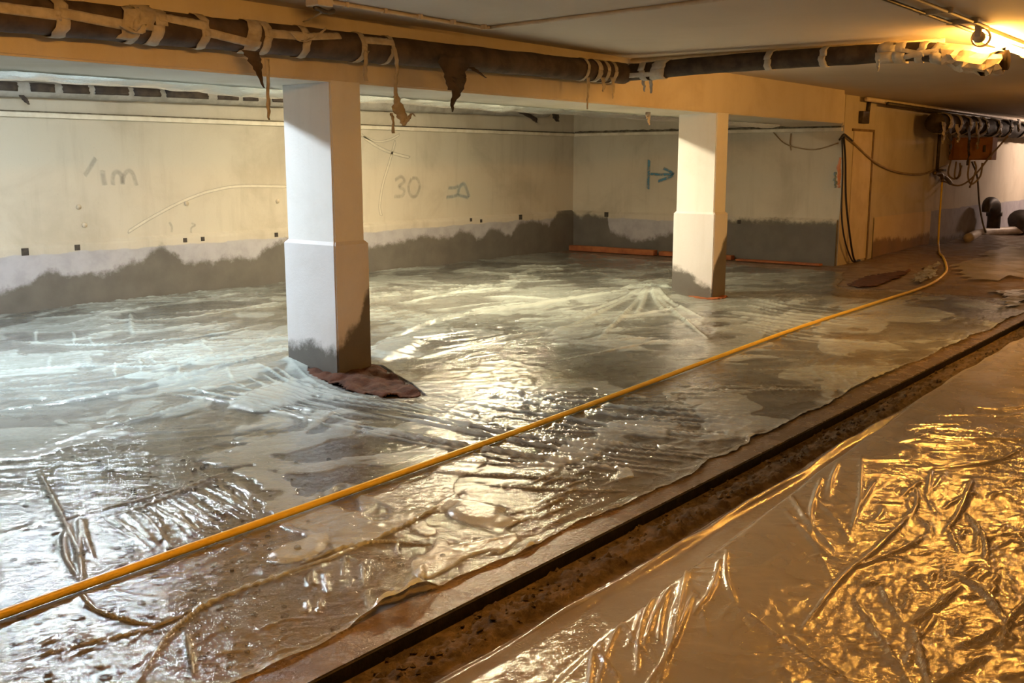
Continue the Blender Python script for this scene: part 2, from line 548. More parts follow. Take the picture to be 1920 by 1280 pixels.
def dado_grid(name, along, a0, a1, base, out, prof, mat, parent, step=0.03):
    """dado with a chamfered top; along='x' (wall at y=base) or 'y' (wall at x=base); protrudes by out towards -axis"""
    s = np.arange(a0, a1 + step, step)
    zz = np.concatenate([np.arange(0, 0.665, 0.03), [0.665, 0.70, 0.705]])
    off = np.where(zz <= 0.66, out, np.where(zz >= 0.70, -0.005, out * 0.9))
    gs, gz = np.meshgrid(s, zz, indexing='ij'); go = np.broadcast_to(off, gs.shape)
    wet = np.interp(gs, prof[0], prof[1]) - gz
    if along == 'x':
        return fast_grid(name, gs, base - go, gz, mat, parent, {'wet': wet}, smooth=False)
    return fast_grid(name, base - go, gs, gz, mat, parent, {'wet': wet}, smooth=False)


def prof_from(px, plane, val):
    pts = [(hit(u, v, plane, val)) for u, v in px]
    k = 0 if plane == 1 else 1
    pr = sorted((p[k], p[2]) for p in pts)
    return [p[0] for p in pr], [p[1] for p in pr]


# left wall
wl = box('wall_left', (X0, YW, -0.2), (XB + 0.2, YW + 0.2, CEIL + 0.1), M['wall']); struct(wl, 'long cream painted concrete wall with damp foot')
pl = [(0, 548), (40, 536), (60, 528), (90, 508), (130, 516), (200, 511), (240, 492), (270, 488), (285, 470), (305, 463), (330, 476), (345, 494), (380, 490), (400, 492), (415, 484),
      (480, 483), (505, 462), (525, 452), (545, 448), (690, 462), (745, 455), (790, 440), (822, 446), (850, 442), (862, 433), (885, 436), (893, 446), (905, 446), (915, 432), (935, 430),
      (948, 440), (958, 442), (970, 420), (1000, 414), (1030, 422), (1045, 400), (1056, 392), (1064, 390)]
pw = prof_from(pl, 1, YW - 0.05)
dado_grid('dado', 'x', X0, XB - 0.045, YW, 0.05, pw, M['dado'], wl)
box('ledge', (X0, YW - 0.045, 1.965), (XB, YW + 0.01, 2.015), M['ledge'], wl, 0.006)
tube('ledge_dust', [(X0, YW - 0.022, 2.018), (XB, YW - 0.022, 2.018)], 0.014, M['dust'], wl, 6, 0)

# back wall of the bay
wb = box('wall_back', (XB, YR + 0.2, -0.2), (XB + 0.2, YW, CEIL + 0.1), M['wall']); struct(wb, 'cream end wall of the parking bay with grey dado')
wet_shade_px = [(1066, 392), (1080, 400), (1090, 408), (1100, 399), (1120, 404), (1140, 408), (1142, 432), (1160, 440), (1180, 445), (1190, 453), (1225, 445), (1262, 436), (1340, 430), (1366, 412), (1450, 414), (1560, 416)]  # damp outline; right of the second column it paints in the beam's shade
dado_grid('dado', 'y', YR + 0.02, YW - 0.045, XB, 0.05, prof_from(wet_shade_px, 0, XB - 0.05), M['dado'], wb)
box('ledge', (XB - 0.045, YR + 0.02, 1.965), (XB + 0.01, YW, 2.015), M['ledge'], wb, 0.006)
dv = []
for k in range(90):
    yy = YR + 0.05 + (YW - YR - 0.1) * k / 89
    dv.append((XB - 0.02, yy, 2.022 + 0.01 * random.random()))
tube('ledge_dust', dv, [0.018 + 0.014 * random.random() for _ in dv], M['dust'], wb, 6, 0)

# wall beyond the bay (runs on in line with the columns)
wr = box('wall_right', (XB, YR, -0.2), (X1, YR + 0.2, CEIL + 0.1), M['wall']); struct(wr, 'cream side wall beyond the bay with a flush service door')
s = np.arange(16.2, X1, 0.06); zz = np.arange(0, 0.68, 0.03)
gs, gz2 = np.meshgrid(s, zz, indexing='ij')
wet = 0.27 + 0.10 * pn(gs * 0.6, gs * 0, 3) - 0.10 * sst(19, 22, gs) - gz2
mt_d2 = mat_wall('far_dado_paint', (0.60, 0.50, 0.36), (0.46, 0.37, 0.25), None, None, (0.22, 0.14, 0.08), True)
fast_grid('dado', np.minimum(gs, 19.3), YR - 0.012 + 0 * gs, gz2, mt_d2, wr, {'wet': wet}, (gs[:-1, :-1] < 19.2), smooth=False)
mt_d3 = mat_wall('far_grey_paint', CREAM, CREAM_D, (0.34, 0.33, 0.37), 0.66, (0.16, 0.13, 0.11), True)
fast_grid('dado', gs, YR - 0.014 + 0 * gs, gz2 * 1.05, mt_d3, wr, {'wet': wet - 0.1}, (gs[:-1, :-1] > 19.1), smooth=False)
# flush door frame lines (recessed joint) on that wall
d1 = struct(box('door_1', (15.12, YR - 0.012, 0.04), (15.9, YR + 0.05, 1.975), mat_simple('door_paint', (0.62, 0.54, 0.42), (0.54, 0.46, 0.34), 0.6, 4)), 'flush painted service door in the side wall')
bm = bmesh.new()
add_box(bm, (15.05, YR - 0.022, 1.975), (15.96, YR + 0.01, 2.01)); add_box(bm, (15.90, YR - 0.022, 0.0), (15.96, YR + 0.01, 1.975))
bm_obj('door_frame', bm, mat_simple('door_frame_paint', (0.22, 0.15, 0.08), (0.14, 0.09, 0.05), 0.7), d1)

# the wide beam over the columns
BZ = 2.04
bm = bmesh.new()
fp = [(X0, 5.3), (13.9, 5.3), (14.68, 5.6), (XB + 0.05, 5.62), (XB + 0.05, 6.42), (X0, 6.42)]
lo = [bm.verts.new((x, y, BZ)) for x, y in fp]; hi = [bm.verts.new((x, y, CEIL + 0.05)) for x, y in fp]
bm.faces.new(lo[::-1]); bm.faces.new(hi)
for i in range(len(fp)):
    j = (i + 1) % len(fp); bm.faces.new((lo[i], lo[j], hi[j], hi[i]))
bmesh.ops.recalc_face_normals(bm, faces=bm.faces)
bmesh.ops.bevel(bm, geom=[e for e in bm.edges if abs(e.verts[0].co.z - BZ) < 1e-4 and abs(e.verts[1].co.z - BZ) < 1e-4], offset=0.012, segments=2, affect='EDGES')
be = struct(bm_obj('beam', bm, M['beam']), 'wide painted concrete beam carried by the columns')


# columns: slim shaft on a slightly thicker plinth
def wet_box(name, lo, hi, mat, parent, wetf, step=0.03, slope=0.0):
    bm = bmesh.new(); add_box(bm, lo, hi)
    bmesh.ops.bevel(bm, geom=[e for e in bm.edges if abs(e.verts[0].co.z - e.verts[1].co.z) > 0.1], offset=0.010, segments=2, affect='EDGES')
    if slope:
        cxx = (lo[0] + hi[0]) / 2; cyy = (lo[1] + hi[1]) / 2
        top = [v for v in bm.verts if v.co.z > hi[2] - 1e-4]
        fs = [f for f in bm.faces if all(v in top for v in f.verts)]
        r = bmesh.ops.inset_region(bm, faces=fs, thickness=slope, use_even_offset=True)
        for f in fs:
            for v in f.verts: v.co.z += slope * 1.1
    n = int((hi[2] - lo[2]) / step)
    for k in range(1, n):
        z = lo[2] + (hi[2] - lo[2]) * k / n
        bmesh.ops.bisect_plane(bm, geom=bm.verts[:] + bm.edges[:] + bm.faces[:], plane_co=(0, 0, z), plane_no=(0, 0, 1))
    for ax, mid in ((0, np.linspace(lo[0], hi[0], 7)[1:-1]), (1, np.linspace(lo[1], hi[1], 9)[1:-1])):
        for q in mid:
            no = [0, 0, 0]; no[ax] = 1; co = [0, 0, 0]; co[ax] = q
            bmesh.ops.bisect_plane(bm, geom=bm.verts[:] + bm.edges[:] + bm.faces[:], plane_co=co, plane_no=no)
    o = bm_obj(name, bm, mat, parent)
    me = o.data
    at = me.attributes.new('wet', 'FLOAT', 'POINT')
    at.data.foreach_set('value', [wetf(v.co) for v in me.vertices])
    return o


def column(xa, xb, ya, yb, leftprof, frontprof, label):
    e = empty('column', ((xa + xb) / 2, (ya + yb) / 2, 0)); struct(e, label)

    def wf(p):
        if p.x < xa + 0.04 and p.y > ya + 0.004:
            return float(np.interp(p.y, [q[0] for q in leftprof], [q[1] for q in leftprof])) - p.z
        return float(np.interp(p.x, [q[0] for q in frontprof], [q[1] for q in frontprof])) - p.z
    wet_box('plinth', (xa, ya, 0), (xb, yb, 0.945), M['plinth'], e, wf, slope=0.022)
    wet_box('shaft', (xa + 0.022, ya + 0.022, 0.9), (xb - 0.022, yb - 0.022, BZ + 0.01), M['column'], e, lambda p: -1.0, 0.2)
    return e


column(4.675, 5.0, 5.29, 5.835, [(5.29, 0.20), (5.55, 0.24), (5.83, 0.20)], [(4.675, 0.23), (4.75, 0.28), (4.8, 0.37), (4.88, 0.36), (4.93, 0.55), (5.0, 0.62)],
       'white and grey painted column standing in red brown felt')
column(10.205, 10.525, 5.28, 5.80, [(5.28, 0.09), (5.4, 0.17), (5.5, 0.19), (5.6, 0.31), (5.8, 0.33)], [(10.205, 0.30), (10.53, 0.75)],
       'cream painted column at the far end of the plastic sheeting')

# ================================================================= PLASTIC SHEETS
HOSE = [F(-260, 1262), F(0, 1165), F(300, 1057), F(600, 950), F(1000, 805), F(1300, 692), F(1500, 618), F(1640, 572), F(1740, 538), F(1772, 515), F(1774, 500), F(1768, 484), (17.6, 4.95), (18.9, 5.35)]
_hp = np.array(smooth_poly(HOSE, 8))


def hose_damp(x, y):
    d = np.full(x.shape, 9.0)
    for i in range(len(_hp) - 1):
        a = _hp[i]; s_ = _hp[i + 1] - a
        t = np.clip(((x - a[0]) * s_[0] + (y - a[1]) * s_[1]) / (s_ @ s_ + 1e-9), 0, 1)
        d = np.minimum(d, np.hypot(x - a[0] - t * s_[0], y - a[1] - t * s_[1]))
    return 1 - 0.92 * np.exp(-(d / 0.045) ** 2)


def PF(*uv):
    return [F(u, v) for u, v in uv]


folds = []
rr = random.Random(3)


def addf(w_, h_, *uv):
    folds.append((PF(*uv), w_ * 0.72, h_ * 0.9))


# folds that run from the first column towards the slab edge
for k in range(17):
    t = k / 16
    a = (600 + 330 * t + rr.uniform(-40, 40), 775 - 45 * t + rr.uniform(-6, 6) + 40 * (1 - t) * rr.random())
    b = (1215 + 270 * t + rr.uniform(-60, 20), 900 - 110 * t + rr.uniform(-6, 6))
    mid = ((a[0] + b[0]) / 2 + rr.uniform(-30, 30), (a[1] + b[1]) / 2 + 10 + rr.uniform(-6, 6))
    addf(rr.uniform(0.007, 0.016), rr.uniform(0.012, 0.03), a, mid, b)
for k in range(9):
    y0 = 735 + 22 * k
    addf(rr.uniform(0.006, 0.012), rr.uniform(0.010, 0.02), (820 + rr.uniform(-50, 80), y0), (1010, y0 + 9), (1180 + rr.uniform(-40, 60), y0 + 14))
# folds drawn tight round the near side of the first column
for k in range(12):
    t = k / 11
    addf(rr.uniform(0.008, 0.016), rr.uniform(0.012, 0.026), (330 + 200 * t + rr.uniform(-20, 20), 735 - 45 * t + rr.uniform(-12, 12)), (470 + 150 * t, 765 - 30 * t), (640 + 200 * t, 800 - 25 * t + rr.uniform(-10, 10)))
# long ridges on the left
addf(0.02, 0.03, (-40, 780), (130, 755), (280, 725), (420, 690), (545, 660))
addf(0.015, 0.022, (0, 735), (200, 715), (380, 680), (540, 630))
addf(0.012, 0.02, (60, 850), (220, 800), (330, 770), (440, 735))
addf(0.012, 0.018, (-20, 700), (160, 690), (300, 690), (430, 660))
addf(0.02, 0.02, (0, 603), (200, 590), (330, 570), (540, 540))
addf(0.02, 0.03, (245, 590), (246, 615), (250, 628))
addf(0.012, 0.02, (0, 640), (150, 650), (260, 645), (400, 630), (540, 600))
addf(0.012, 0.02, (150, 600), (330, 600), (540, 565))
addf(0.012, 0.016, (300, 590), (420, 583), (540, 575))
for k in range(10):
    u = 60 + 40 * k + rr.uniform(-15, 15); v_ = 640 + rr.uniform(-30, 60)
    addf(0.010, rr.uniform(0.010, 0.018), (u, v_), (u + rr.uniform(-12, 12), v_ + 15), (u + rr.uniform(-10, 20), v_ + 30))
for k in range(14):
    u = rr.uniform(0, 400); v_ = rr.uniform(610, 760)
    addf(0.009, rr.uniform(0.008, 0.016), (u, v_), (u + 70, v_ - rr.uniform(4, 20)), (u + 170, v_ - rr.uniform(18, 45)))
# behind the first column, sweeping to the second
for k in range(26):
    u = rr.uniform(690, 1120); v_ = rr.uniform(520, 700)
    ln = rr.uniform(80, 220); sl = rr.uniform(-0.28, -0.05) if v_ > 560 else rr.uniform(-0.12, 0.06)
    addf(rr.uniform(0.012, 0.03), rr.uniform(0.014, 0.032), (u, v_), (u + ln * 0.5, v_ + ln * 0.5 * sl + rr.uniform(-4, 4)), (u + ln, v_ + ln * sl))
addf(0.03, 0.05, (700, 650), (840, 600), (1000, 575), (1180, 545))
# around the second column
for e_ in [(1010, 640), (1060, 600), (1120, 640), (1190, 598), (1250, 590), (1320, 600), (1330, 640)]:
    addf(0.025, 0.035, (1215, 543), ((1215 + e_[0]) / 2, (543 + e_[1]) / 2 + 3), e_)
addf(0.03, 0.05, (1160, 545), (1215, 538), (1285, 545))
for k in range(12):
    v_ = 560 + 6 * k
    addf(0.018, rr.uniform(0.014, 0.028), (1360 + rr.uniform(-30, 60), v_ - 5), (1480, v_ + 12), (1590 + rr.uniform(-40, 40), v_ + 24))
# right of the hose, up to the slab edge
for k in range(20):
    u = rr.uniform(1100, 1500); v_ = 800 - (u - 1100) * 0.42 + rr.uniform(-20, 40)
    ln = rr.uniform(100, 260)
    addf(rr.uniform(0.007, 0.014), rr.uniform(0.010, 0.02), (u, v_), (u + ln / 2, v_ + 5 + rr.uniform(-4, 8)), (u + ln, v_ + rr.uniform(4, 16)))
# foreground left
addf(0.009, 0.017, (900, 905), (760, 990), (610, 1055), (450, 1110), (300, 1178), (150, 1215), (-60, 1265))
addf(0.008, 0.018, (610, 1060), (420, 1125), (330, 1185), (285, 1240), (250, 1300))
addf(0.008, 0.022, (300, 1178), (240, 1170), (180, 1150), (155, 1120))
addf(0.007, 0.018, (70, 880), (100, 940), (125, 990), (150, 1050), (153, 1110))
addf(0.006, 0.016, (155, 975), (160, 1010), (175, 1050)); addf(0.006, 0.016, (140, 975), (122, 1010), (125, 1050), (150, 1090))
addf(0.006, 0.016, (150, 970), (150, 1020), (148, 1065))
addf(0.010, 0.018, (-30, 1010), (80, 990), (180, 962), (300, 930), (400, 900))
addf(0.012, 0.020, (170, 985), (280, 950), (360, 915), (420, 890))
for k in range(30):
    t = k / 29
    u = 175 + 260 * t; v_ = 972 - 72 * t
    addf(0.0035, rr.uniform(0.006, 0.012), (u, v_), (u + 22 + rr.uniform(0, 25), v_ + 22), (u + 50 + rr.uniform(0, 60), v_ + 45 + rr.uniform(0, 30)))
for k in range(26):
    u = rr.uniform(0, 620); v_ = rr.uniform(1180, 1275)
    addf(0.004, rr.uniform(0.005, 0.010), (u, v_), (u + 25, v_ - 14), (u + rr.uniform(40, 90), v_ - rr.uniform(15, 45)))
for k in range(16):
    u = rr.uniform(560, 800); v_ = rr.uniform(1010, 1130)
    addf(0.005, rr.uniform(0.007, 0.014), (u, v_), (u + rr.uniform(-6, 6), v_ + 18), (u + rr.uniform(-12, 8), v_ + rr.uniform(25, 50)))
addf(0.007, 0.02, (350, 1190), (358, 1230), (365, 1275))
addf(0.008, 0.02, (560, 1062), (640, 1035), (720, 1020), (800, 1025))
for k in range(14):
    u = rr.uniform(900, 1150); v_ = 1010 - (u - 900) * 0.2 + rr.uniform(-80, 10)
    addf(0.006, rr.uniform(0.007, 0.014), (u, v_), (u + 30, v_ - 14), (u + rr.uniform(50, 90), v_ - rr.uniform(20, 40)))

# big air blisters (centre px, half axes px along/across, height)
BL = [((895, 968), (80, 30), 12, 0.028), ((755, 1150), (110, 32), -24, 0.06), ((560, 1035), (70, 24), -18, 0.014), ((520, 745), (95, 26), -12, 0.03), ((740, 655), (60, 24), -12, 0.04)]


def bay_height(x, y):
    """height of the clear sheet over the slab, and its milkiness"""
    dist = np.hypot(x, y)
    ff = fold_field(x, y, folds)
    # contact patches: film clings to the water in some places and stands off in others
    wx = x + 0.5 * fbm(x * 0.9, y * 0.9, 21, 3); wy = y + 0.5 * fbm(x * 0.9, y * 0.9, 31, 3)
    c = fbm(wx * 0.75 + wy * 0.25, wy * 1.15 - wx * 0.2, 2, 5)
    c2 = fbm(wx * 2.3, wy * 3.0, 7, 4)
    far = sst(4.5, 8, dist)
    off = (1 - 0.15 * far) * sst(0.02 - 0.02 * far, 0.055 + 0.04 * far, c + 0.35 * c2 + 0.05 * sst(5, 8, dist) - 0.02 - 0.26 * (1 - sst(3.9, 5.3, dist)))
    cr = 0.9 * ridged(x, y, 0.05, 0.55, 0.11, 1, 7) + 0.8 * ridged(x, y, -0.55, 0.6, 0.13, 4, 7) + 0.6 * ridged(x, y, 0.75, 0.5, 0.12, 8, 8) + 0.6 * ridged(x, y, 1.8, 0.35, 0.12, 12, 8) + 0.9 * ridged(x, y, -0.62, 1.1, 0.085, 21, 6) * sst(4.2, 5.5, dist) + 0.7 * ridged(x, y, -0.5, 1.4, 0.14, 27, 6) * sst(4.2, 5.5, dist)
    fine = 0.5 * ridged(x, y, 0.3, 0.16, 0.035, 15, 6, 0.1) + 0.5 * ridged(x, y, -0.9, 0.14, 0.03, 18, 6, 0.1)
    amp = 0.35 + 0.65 * sst(-0.1, 0.25, fbm(x * 0.6, y * 0.6, 55, 2))
    near = (1 - sst(4.0, 6.5, dist)) * sst(-0.25, 0.2, fbm(x * 1.3, y * 1.3, 88, 2))
    h = 0.004 + 0.006 * off + 0.006 * (1 + 0.9 * far) * cr * amp + 0.0036 * fine * (0.5 + amp) + 0.0016 * near * (pn(x * 26, y * 26, 80) + 0.6 * pn(x * 48, y * 60, 83)) + 0.005 * (0.5 + fbm(x * 1.6, y * 1.6, 60, 3)) + ff
    milk = 0.70 * off * (0.8 + 0.5 * c2) + 0.60 * sst(0.003, 0.010, ff) + (0.25 + 0.2 * far) * cr * amp + 0.12 * far
    for (c0, ax, sl, ht) in BL:
        p0 = np.array(F(*c0)); ca = math.cos(math.radians(sl)); sa = math.sin(math.radians(sl))
        pa = np.array(F(c0[0] + ax[0] * ca, c0[1] + ax[0] * sa)) - p0; pb_ = np.array(F(c0[0] - ax[1] * sa, c0[1] + ax[1] * ca)) - p0
        mt_ = np.linalg.inv(np.stack([pa, pb_], 1))
        qx = mt_[0, 0] * (x - p0[0]) + mt_[0, 1] * (y - p0[1]); qy = mt_[1, 0] * (x - p0[0]) + mt_[1, 1] * (y - p0[1])
        r_ = np.sqrt(qx ** 2 + qy ** 2) + 0.22 * pn(x * 9, y * 9, 70)
        b = 1 - sst(0.5, 1.0, r_)
        h = h * (1 - 0.6 * b) + ht * b; milk = milk + 0.75 * sst(0.05, 0.4, b)
    # tent pulled up at the first column
    px_, py_ = F(575, 690)
    d1_ = np.hypot((x - px_) / 1.0, (y - py_) / 0.8)
    tent = np.exp(-(d1_ / 0.38) ** 1.4)
    h = h + 0.11 * tent; milk = milk + 0.25 * tent
    t2 = np.exp(-(np.hypot((x - 10.10) / 1.1, (y - 5.90)) / 0.30) ** 1.6)
    h = h + 0.07 * t2; milk = milk + 0.3 * t2
    h = 0.003 + (h - 0.003) * hose_damp(x, y)
    # keep it off the tall folds next to walls
    return np.maximum(h, 0.003), np.clip(milk, 0, 1)


def edge_y(x):
    return 2.325 + 0.03 * np.sin(x * 1.1) + 0.035 * pn(x * 2.2, x * 0, 77) + 0.03 * sst(3.6, 4.6, x) * np.abs(pn(x * 3.6, x * 0 + 5, 78)) * 2 * (1 - sst(6.5, 7.5, x))


nx = 900; ny = 440
xs = np.exp(np.linspace(math.log(0.75), math.log(14.45), nx))
ts = (np.exp(np.linspace(0, math.log(10.33 / 2.3), ny)) - 1) / (10.33 / 2.3 - 1)
GX, T = np.meshgrid(xs, ts, indexing='ij')
EY = edge_y(GX)
GY = EY + (10.33 - EY) * T
hz, milk = bay_height(GX, GY)
ed = GY - EY
hz = hz + 0.014 * np.exp(-(ed / 0.018) ** 2) * (0.4 + np.abs(pn(GX * 5, GX * 0, 5)) * 1.6)
milk = np.clip(milk + 0.4 * np.exp(-(ed / 0.02) ** 2), 0, 1)
hz = np.where(ed < 0.01, np.maximum(hz * 0.7, 0.006), hz)


def in_poly(x, y, poly):
    ins = np.zeros(x.shape, bool); n = len(poly)
    for i in range(n):
        x1, y1 = poly[i]; x2, y2 = poly[(i + 1) % n]
        cnd = ((y1 > y) != (y2 > y)) & (x < (x2 - x1) * (y - y1) / (y2 - y1 + 1e-12) + x1)
        ins ^= cnd
    return ins


hole1 = [(4.69, 5.62), (4.60, 5.50), (4.458, 4.968), (4.493, 4.577), (4.676, 4.444), (4.889, 4.796), (5.179, 5.382), (5.03, 5.60), (4.85, 5.60)]
hole2 = [(10.22, 5.60), (10.13, 5.52), (10.06, 5.30), (10.14, 5.19), (10.36, 5.17), (10.50, 5.24), (10.50, 5.40), (10.30, 5.55)]
COLS = ((4.675, 5.0, 5.29, 5.835), (10.205, 10.525, 5.28, 5.80))
dead = in_poly(GX, GY, hole1) | in_poly(GX, GY, hole2)
xe = 12.1 + 2.6 * sst(4.4, 5.6, GY) - 0.7 * (1 - sst(2.3, 3.4, GY)) + 0.35 * pn(GX * 0.0 + GY * 1.2, GY * 0.7, 90) + 0.12 * pn(GY * 5, GY * 0, 91)
dead |= GX > xe
dead |= (GX > 14.2 - 0.25 * (1 + pn(GY * 1.1, GY * 0, 66))) & (GY > 5)
# leave a bare strip in front of the boards at the end wall
keep = ~(dead[:-1, :-1] | dead[1:, 1:] | dead[1:, :-1] | dead[:-1, 1:])
for (a_, b_, c_, d_) in COLS:                     # the film stops at the column faces
    ic = (GX > a_) & (GX < b_) & (GY > c_) & (GY < d_)
    keep &= ~(ic[:-1, :-1] & ic[1:, 1:] & ic[1:, :-1] & ic[:-1, 1:])
sh = fast_grid('plastic_sheet', GX, GY, hz, M['film_bay'], None, {'lift': milk}, keep)
tag(sh, 'clear wrinkled plastic sheet covering the wet floor of the parking bay', 'plastic sheet')

# aisle sheet -------------------------------------------------------
af = []


def addr(w_, h_, *uv):
    af.append((PF(*uv), w_ * 0.65, h_))


for k in range(22):                               # pleats falling away from the raised brim
    t = rr.random()
    u = 1060 + 560 * t; v_ = 1235 - 400 * t + rr.uniform(-5, 30)
    ln = rr.uniform(30, 190); dx = rr.uniform(-0.55, 0.9)
    addr(rr.uniform(0.004, 0.010), rr.uniform(0.006, 0.024), (u, v_), (u + 0.5 * dx * ln + rr.uniform(-18, 18), v_ + 0.5 * ln), (u + dx * ln, v_ + ln))
addr(0.010, 0.03, (1290, 1060), (1275, 1150), (1255, 1240), (1225, 1320)); addr(0.009, 0.03, (1300, 1130), (1260, 1230), (1200, 1320))
addr(0.009, 0.025, (1350, 1060), (1335, 1120), (1300, 1170))
addr(0.010, 0.025, (1500, 1190), (1580, 1090), (1660, 1020), (1720, 950))
addr(0.010, 0.022, (1590, 1075), (1700, 1030), (1740, 1000)); addr(0.009, 0.02, (1470, 970), (1540, 1040), (1600, 1060))
addr(0.010, 0.022, (1380, 1150), (1500, 1230), (1620, 1290)); addr(0.010, 0.02, (1600, 1120), (1660, 1210), (1720, 1300))
addr(0.012, 0.02, (1720, 820), (1800, 828), (1930, 822)); addr(0.012, 0.02, (1700, 890), (1850, 870), (1930, 835))
addr(0.010, 0.03, (1825, 900), (1800, 960), (1770, 1000)); addr(0.010, 0.035, (1810, 960), (1845, 1010), (1850, 1050))
addr(0.010, 0.03, (1800, 1100), (1760, 1140), (1710, 1170)); addr(0.011, 0.035, (1780, 1070), (1850, 1120), (1890, 1175))
addr(0.011, 0.035, (1890, 1170), (1840, 1200), (1790, 1215)); addr(0.011, 0.03, (1715, 1175), (1730, 1240), (1750, 1290))
addr(0.011, 0.03, (1850, 1230), (1800, 1260), (1740, 1290)); addr(0.011, 0.035, (1930, 1120), (1890, 1170), (1880, 1220))
for k in range(60):
    u = rr.uniform(1640, 1930); v_ = rr.uniform(880, 1300); a_ = rr.uniform(0, math.pi); ln = rr.uniform(25, 75)
    addr(rr.uniform(0.005, 0.010), rr.uniform(0.008, 0.022), (u, v_), (u + ln * 0.5 * math.cos(a_) + rr.uniform(-8, 8), v_ + ln * 0.5 * math.sin(a_)), (u + ln * math.cos(a_), v_ + ln * math.sin(a_)))
for k in range(40):
    u = rr.uniform(1400, 1930); v_ = rr.uniform(700, 1100)
    if v_ < 640 + (1920 - u) * 0.62: continue
    ln = rr.uniform(40, 140)
    addr(rr.uniform(0.006, 0.012), rr.uniform(0.006, 0.014), (u, v_), (u + ln / 2, v_ + rr.uniform(-8, 5)), (u + ln, v_ + rr.uniform(-14, 6)))


def brim_y(x):                                    # line where the film lifts over the raised edge
    return np.interp(x, [0.5, 2.2, 3.2, 4.5, 6.9, 9.5, 20], [1.60, 1.64, 1.73, 1.83, 1.95, 1.96, 1.97]) + 0.02 * pn(x * 1.5, x * 0, 12)


def aisle_height(x, y):
    b = brim_y(x)
    ff = fold_field(x, y, af)
    cr = ridged(x, y, 0.1, 0.45, 0.10, 101, 7) + ridged(x, y, -0.7, 0.4, 0.10, 104, 7) + 0.8 * ridged(x, y, 0.9, 0.4, 0.1, 108, 7) + 0.8 * ridged(x, y, 1.7, 0.4, 0.1, 111, 7)
    zone = sst(1.35, 0.9, y) if False else 1 - sst(0.9, 1.45, y)
    fine = ridged(x, y, 0.2, 0.18, 0.035, 121, 6, 0.1) + ridged(x, y, 1.2, 0.18, 0.04, 125, 6, 0.1) + ridged(x, y, -0.5, 0.18, 0.04, 128, 6, 0.1)
    lip = sst(0.03, -0.05, y - b) if False else 1 - sst(-0.06, 0.03, y - b)
    base = -0.044 + 0.075 * lip * (1 - 0.45 * sst(0.1, 0.8, b - y)) + 0.012 * fbm(x * 1.8, y * 1.8, 131, 3)
    h = base + (0.72 * ff + 0.003 * cr * (0.4 + 0.9 * zone) + 0.0034 * fine * (0.15 + zone) + 0.0017 * zone * (pn(x * 22, y * 30, 171) + 0.7 * pn(x * 40, y * 46, 174))) * (0.25 + 0.75 * lip)
    milk = 0.75 * lip - 0.35 * zone + 0.35 * sst(0.004, 0.02, ff) + 0.2 * cr + 0.5 * np.exp(-((y - b) / 0.035) ** 2)
    milk = milk - 0.8 * (1 - lip)
    return np.maximum(h, -0.046), np.clip(milk, -0.6, 1)


xs = np.exp(np.linspace(math.log(0.9), math.log(17.0), 1000))
ys_ = np.linspace(0, 1, 420)
GX, T = np.meshgrid(xs, ys_, indexing='ij')
EY = 1.955 + 0.012 * np.sin(GX * 1.3) + 0.02 * pn(GX * 1.7, GX * 0, 140) + 0.03 * sst(3, 6, GX)
YL = -1.4
GY = EY + (YL - EY) * (T * 0.55 + 0.45 * T * T)
hz, milk = aisle_height(GX, GY)
ed = EY - GY                                      # rolled hem along the trench
hem = np.exp(-((ed - 0.035) / 0.022) ** 2)
hz = hz + 0.030 * hem * (0.8 + 0.5 * pn(GX * 2.5, GX * 0, 150)); milk = np.clip(milk + 0.9 * hem, -0.6, 1)
ash = fast_grid('plastic_sheet', GX, GY, hz, M['film_aisle'], None, {'lift': milk})
tag(ash, 'crumpled tan plastic sheet lying in the driving aisle beside the dirt trench', 'plastic sheet')

# ================================================================= SOIL IN THE TRENCH
xs = np.exp(np.linspace(math.log(0.9), math.log(24), 900)); ys_ = np.linspace(1.93, KY - 0.005, 40)
GX, GY = np.meshgrid(xs, ys_, indexing='ij')
sz = -0.046 + 0.022 * fbm(GX * 5, GY * 5, 160, 4) + 0.020 * np.abs(pn(GX * 16, GY * 16, 165)) + 0.014 * np.abs(pn(GX * 37, GY * 37, 168)) - 0.03 * (1 - sst(1.95, 2.01, GY)) - 0.018 * sst(2.13, 2.18, GY) + 0.012 * np.exp(-((GY - 2.05) / 0.05) ** 2)
soil_grid = (xs, ys_, np.maximum(sz, -0.049))
so = fast_grid('trench_soil', GX, GY, np.maximum(sz, -0.049), M['soil'], None, None, None)
tag(so, 'loose brown soil filling the narrow trench along the slab edge', 'soil', kind='stuff')

V = []; Fc = []; rn = np.random.RandomState(9)
for k in range(420):
    x = math.exp(rn.uniform(math.log(1.2), math.log(12))); y = rn.uniform(2.0, 2.165); q = rn.uniform(0.004, 0.013) * (1.6 if rn.rand() < 0.1 else 1); o0 = len(V)
    zc = soil_grid[2][min(np.searchsorted(soil_grid[0], x), 899), min(np.searchsorted(soil_grid[1], y), 39)] + 0.35 * q
    for (a, b, c) in ((1, 0, 0), (-1, 0, 0), (0, 1, 0), (0, -1, 0), (0, 0, 1), (0, 0, -1)):
        V.append((x + q * (a * 1.3 + rn.uniform(-.35, .35)), y + q * (b + rn.uniform(-.35, .35)), zc + q * (c * 0.8 + rn.uniform(-.25, .25))))
    Fc += [tuple(o0 + i for i in f) for f in ((0, 2, 4), (2, 1, 4), (1, 3, 4), (3, 0, 4), (2, 0, 5), (1, 2, 5), (3, 1, 5), (0, 3, 5))]
cl = mesh_obj('soil_clods', V, Fc, M['soil'])
tag(cl, 'small crumbs of soil lying on the trench soil', 'soil', kind='stuff')

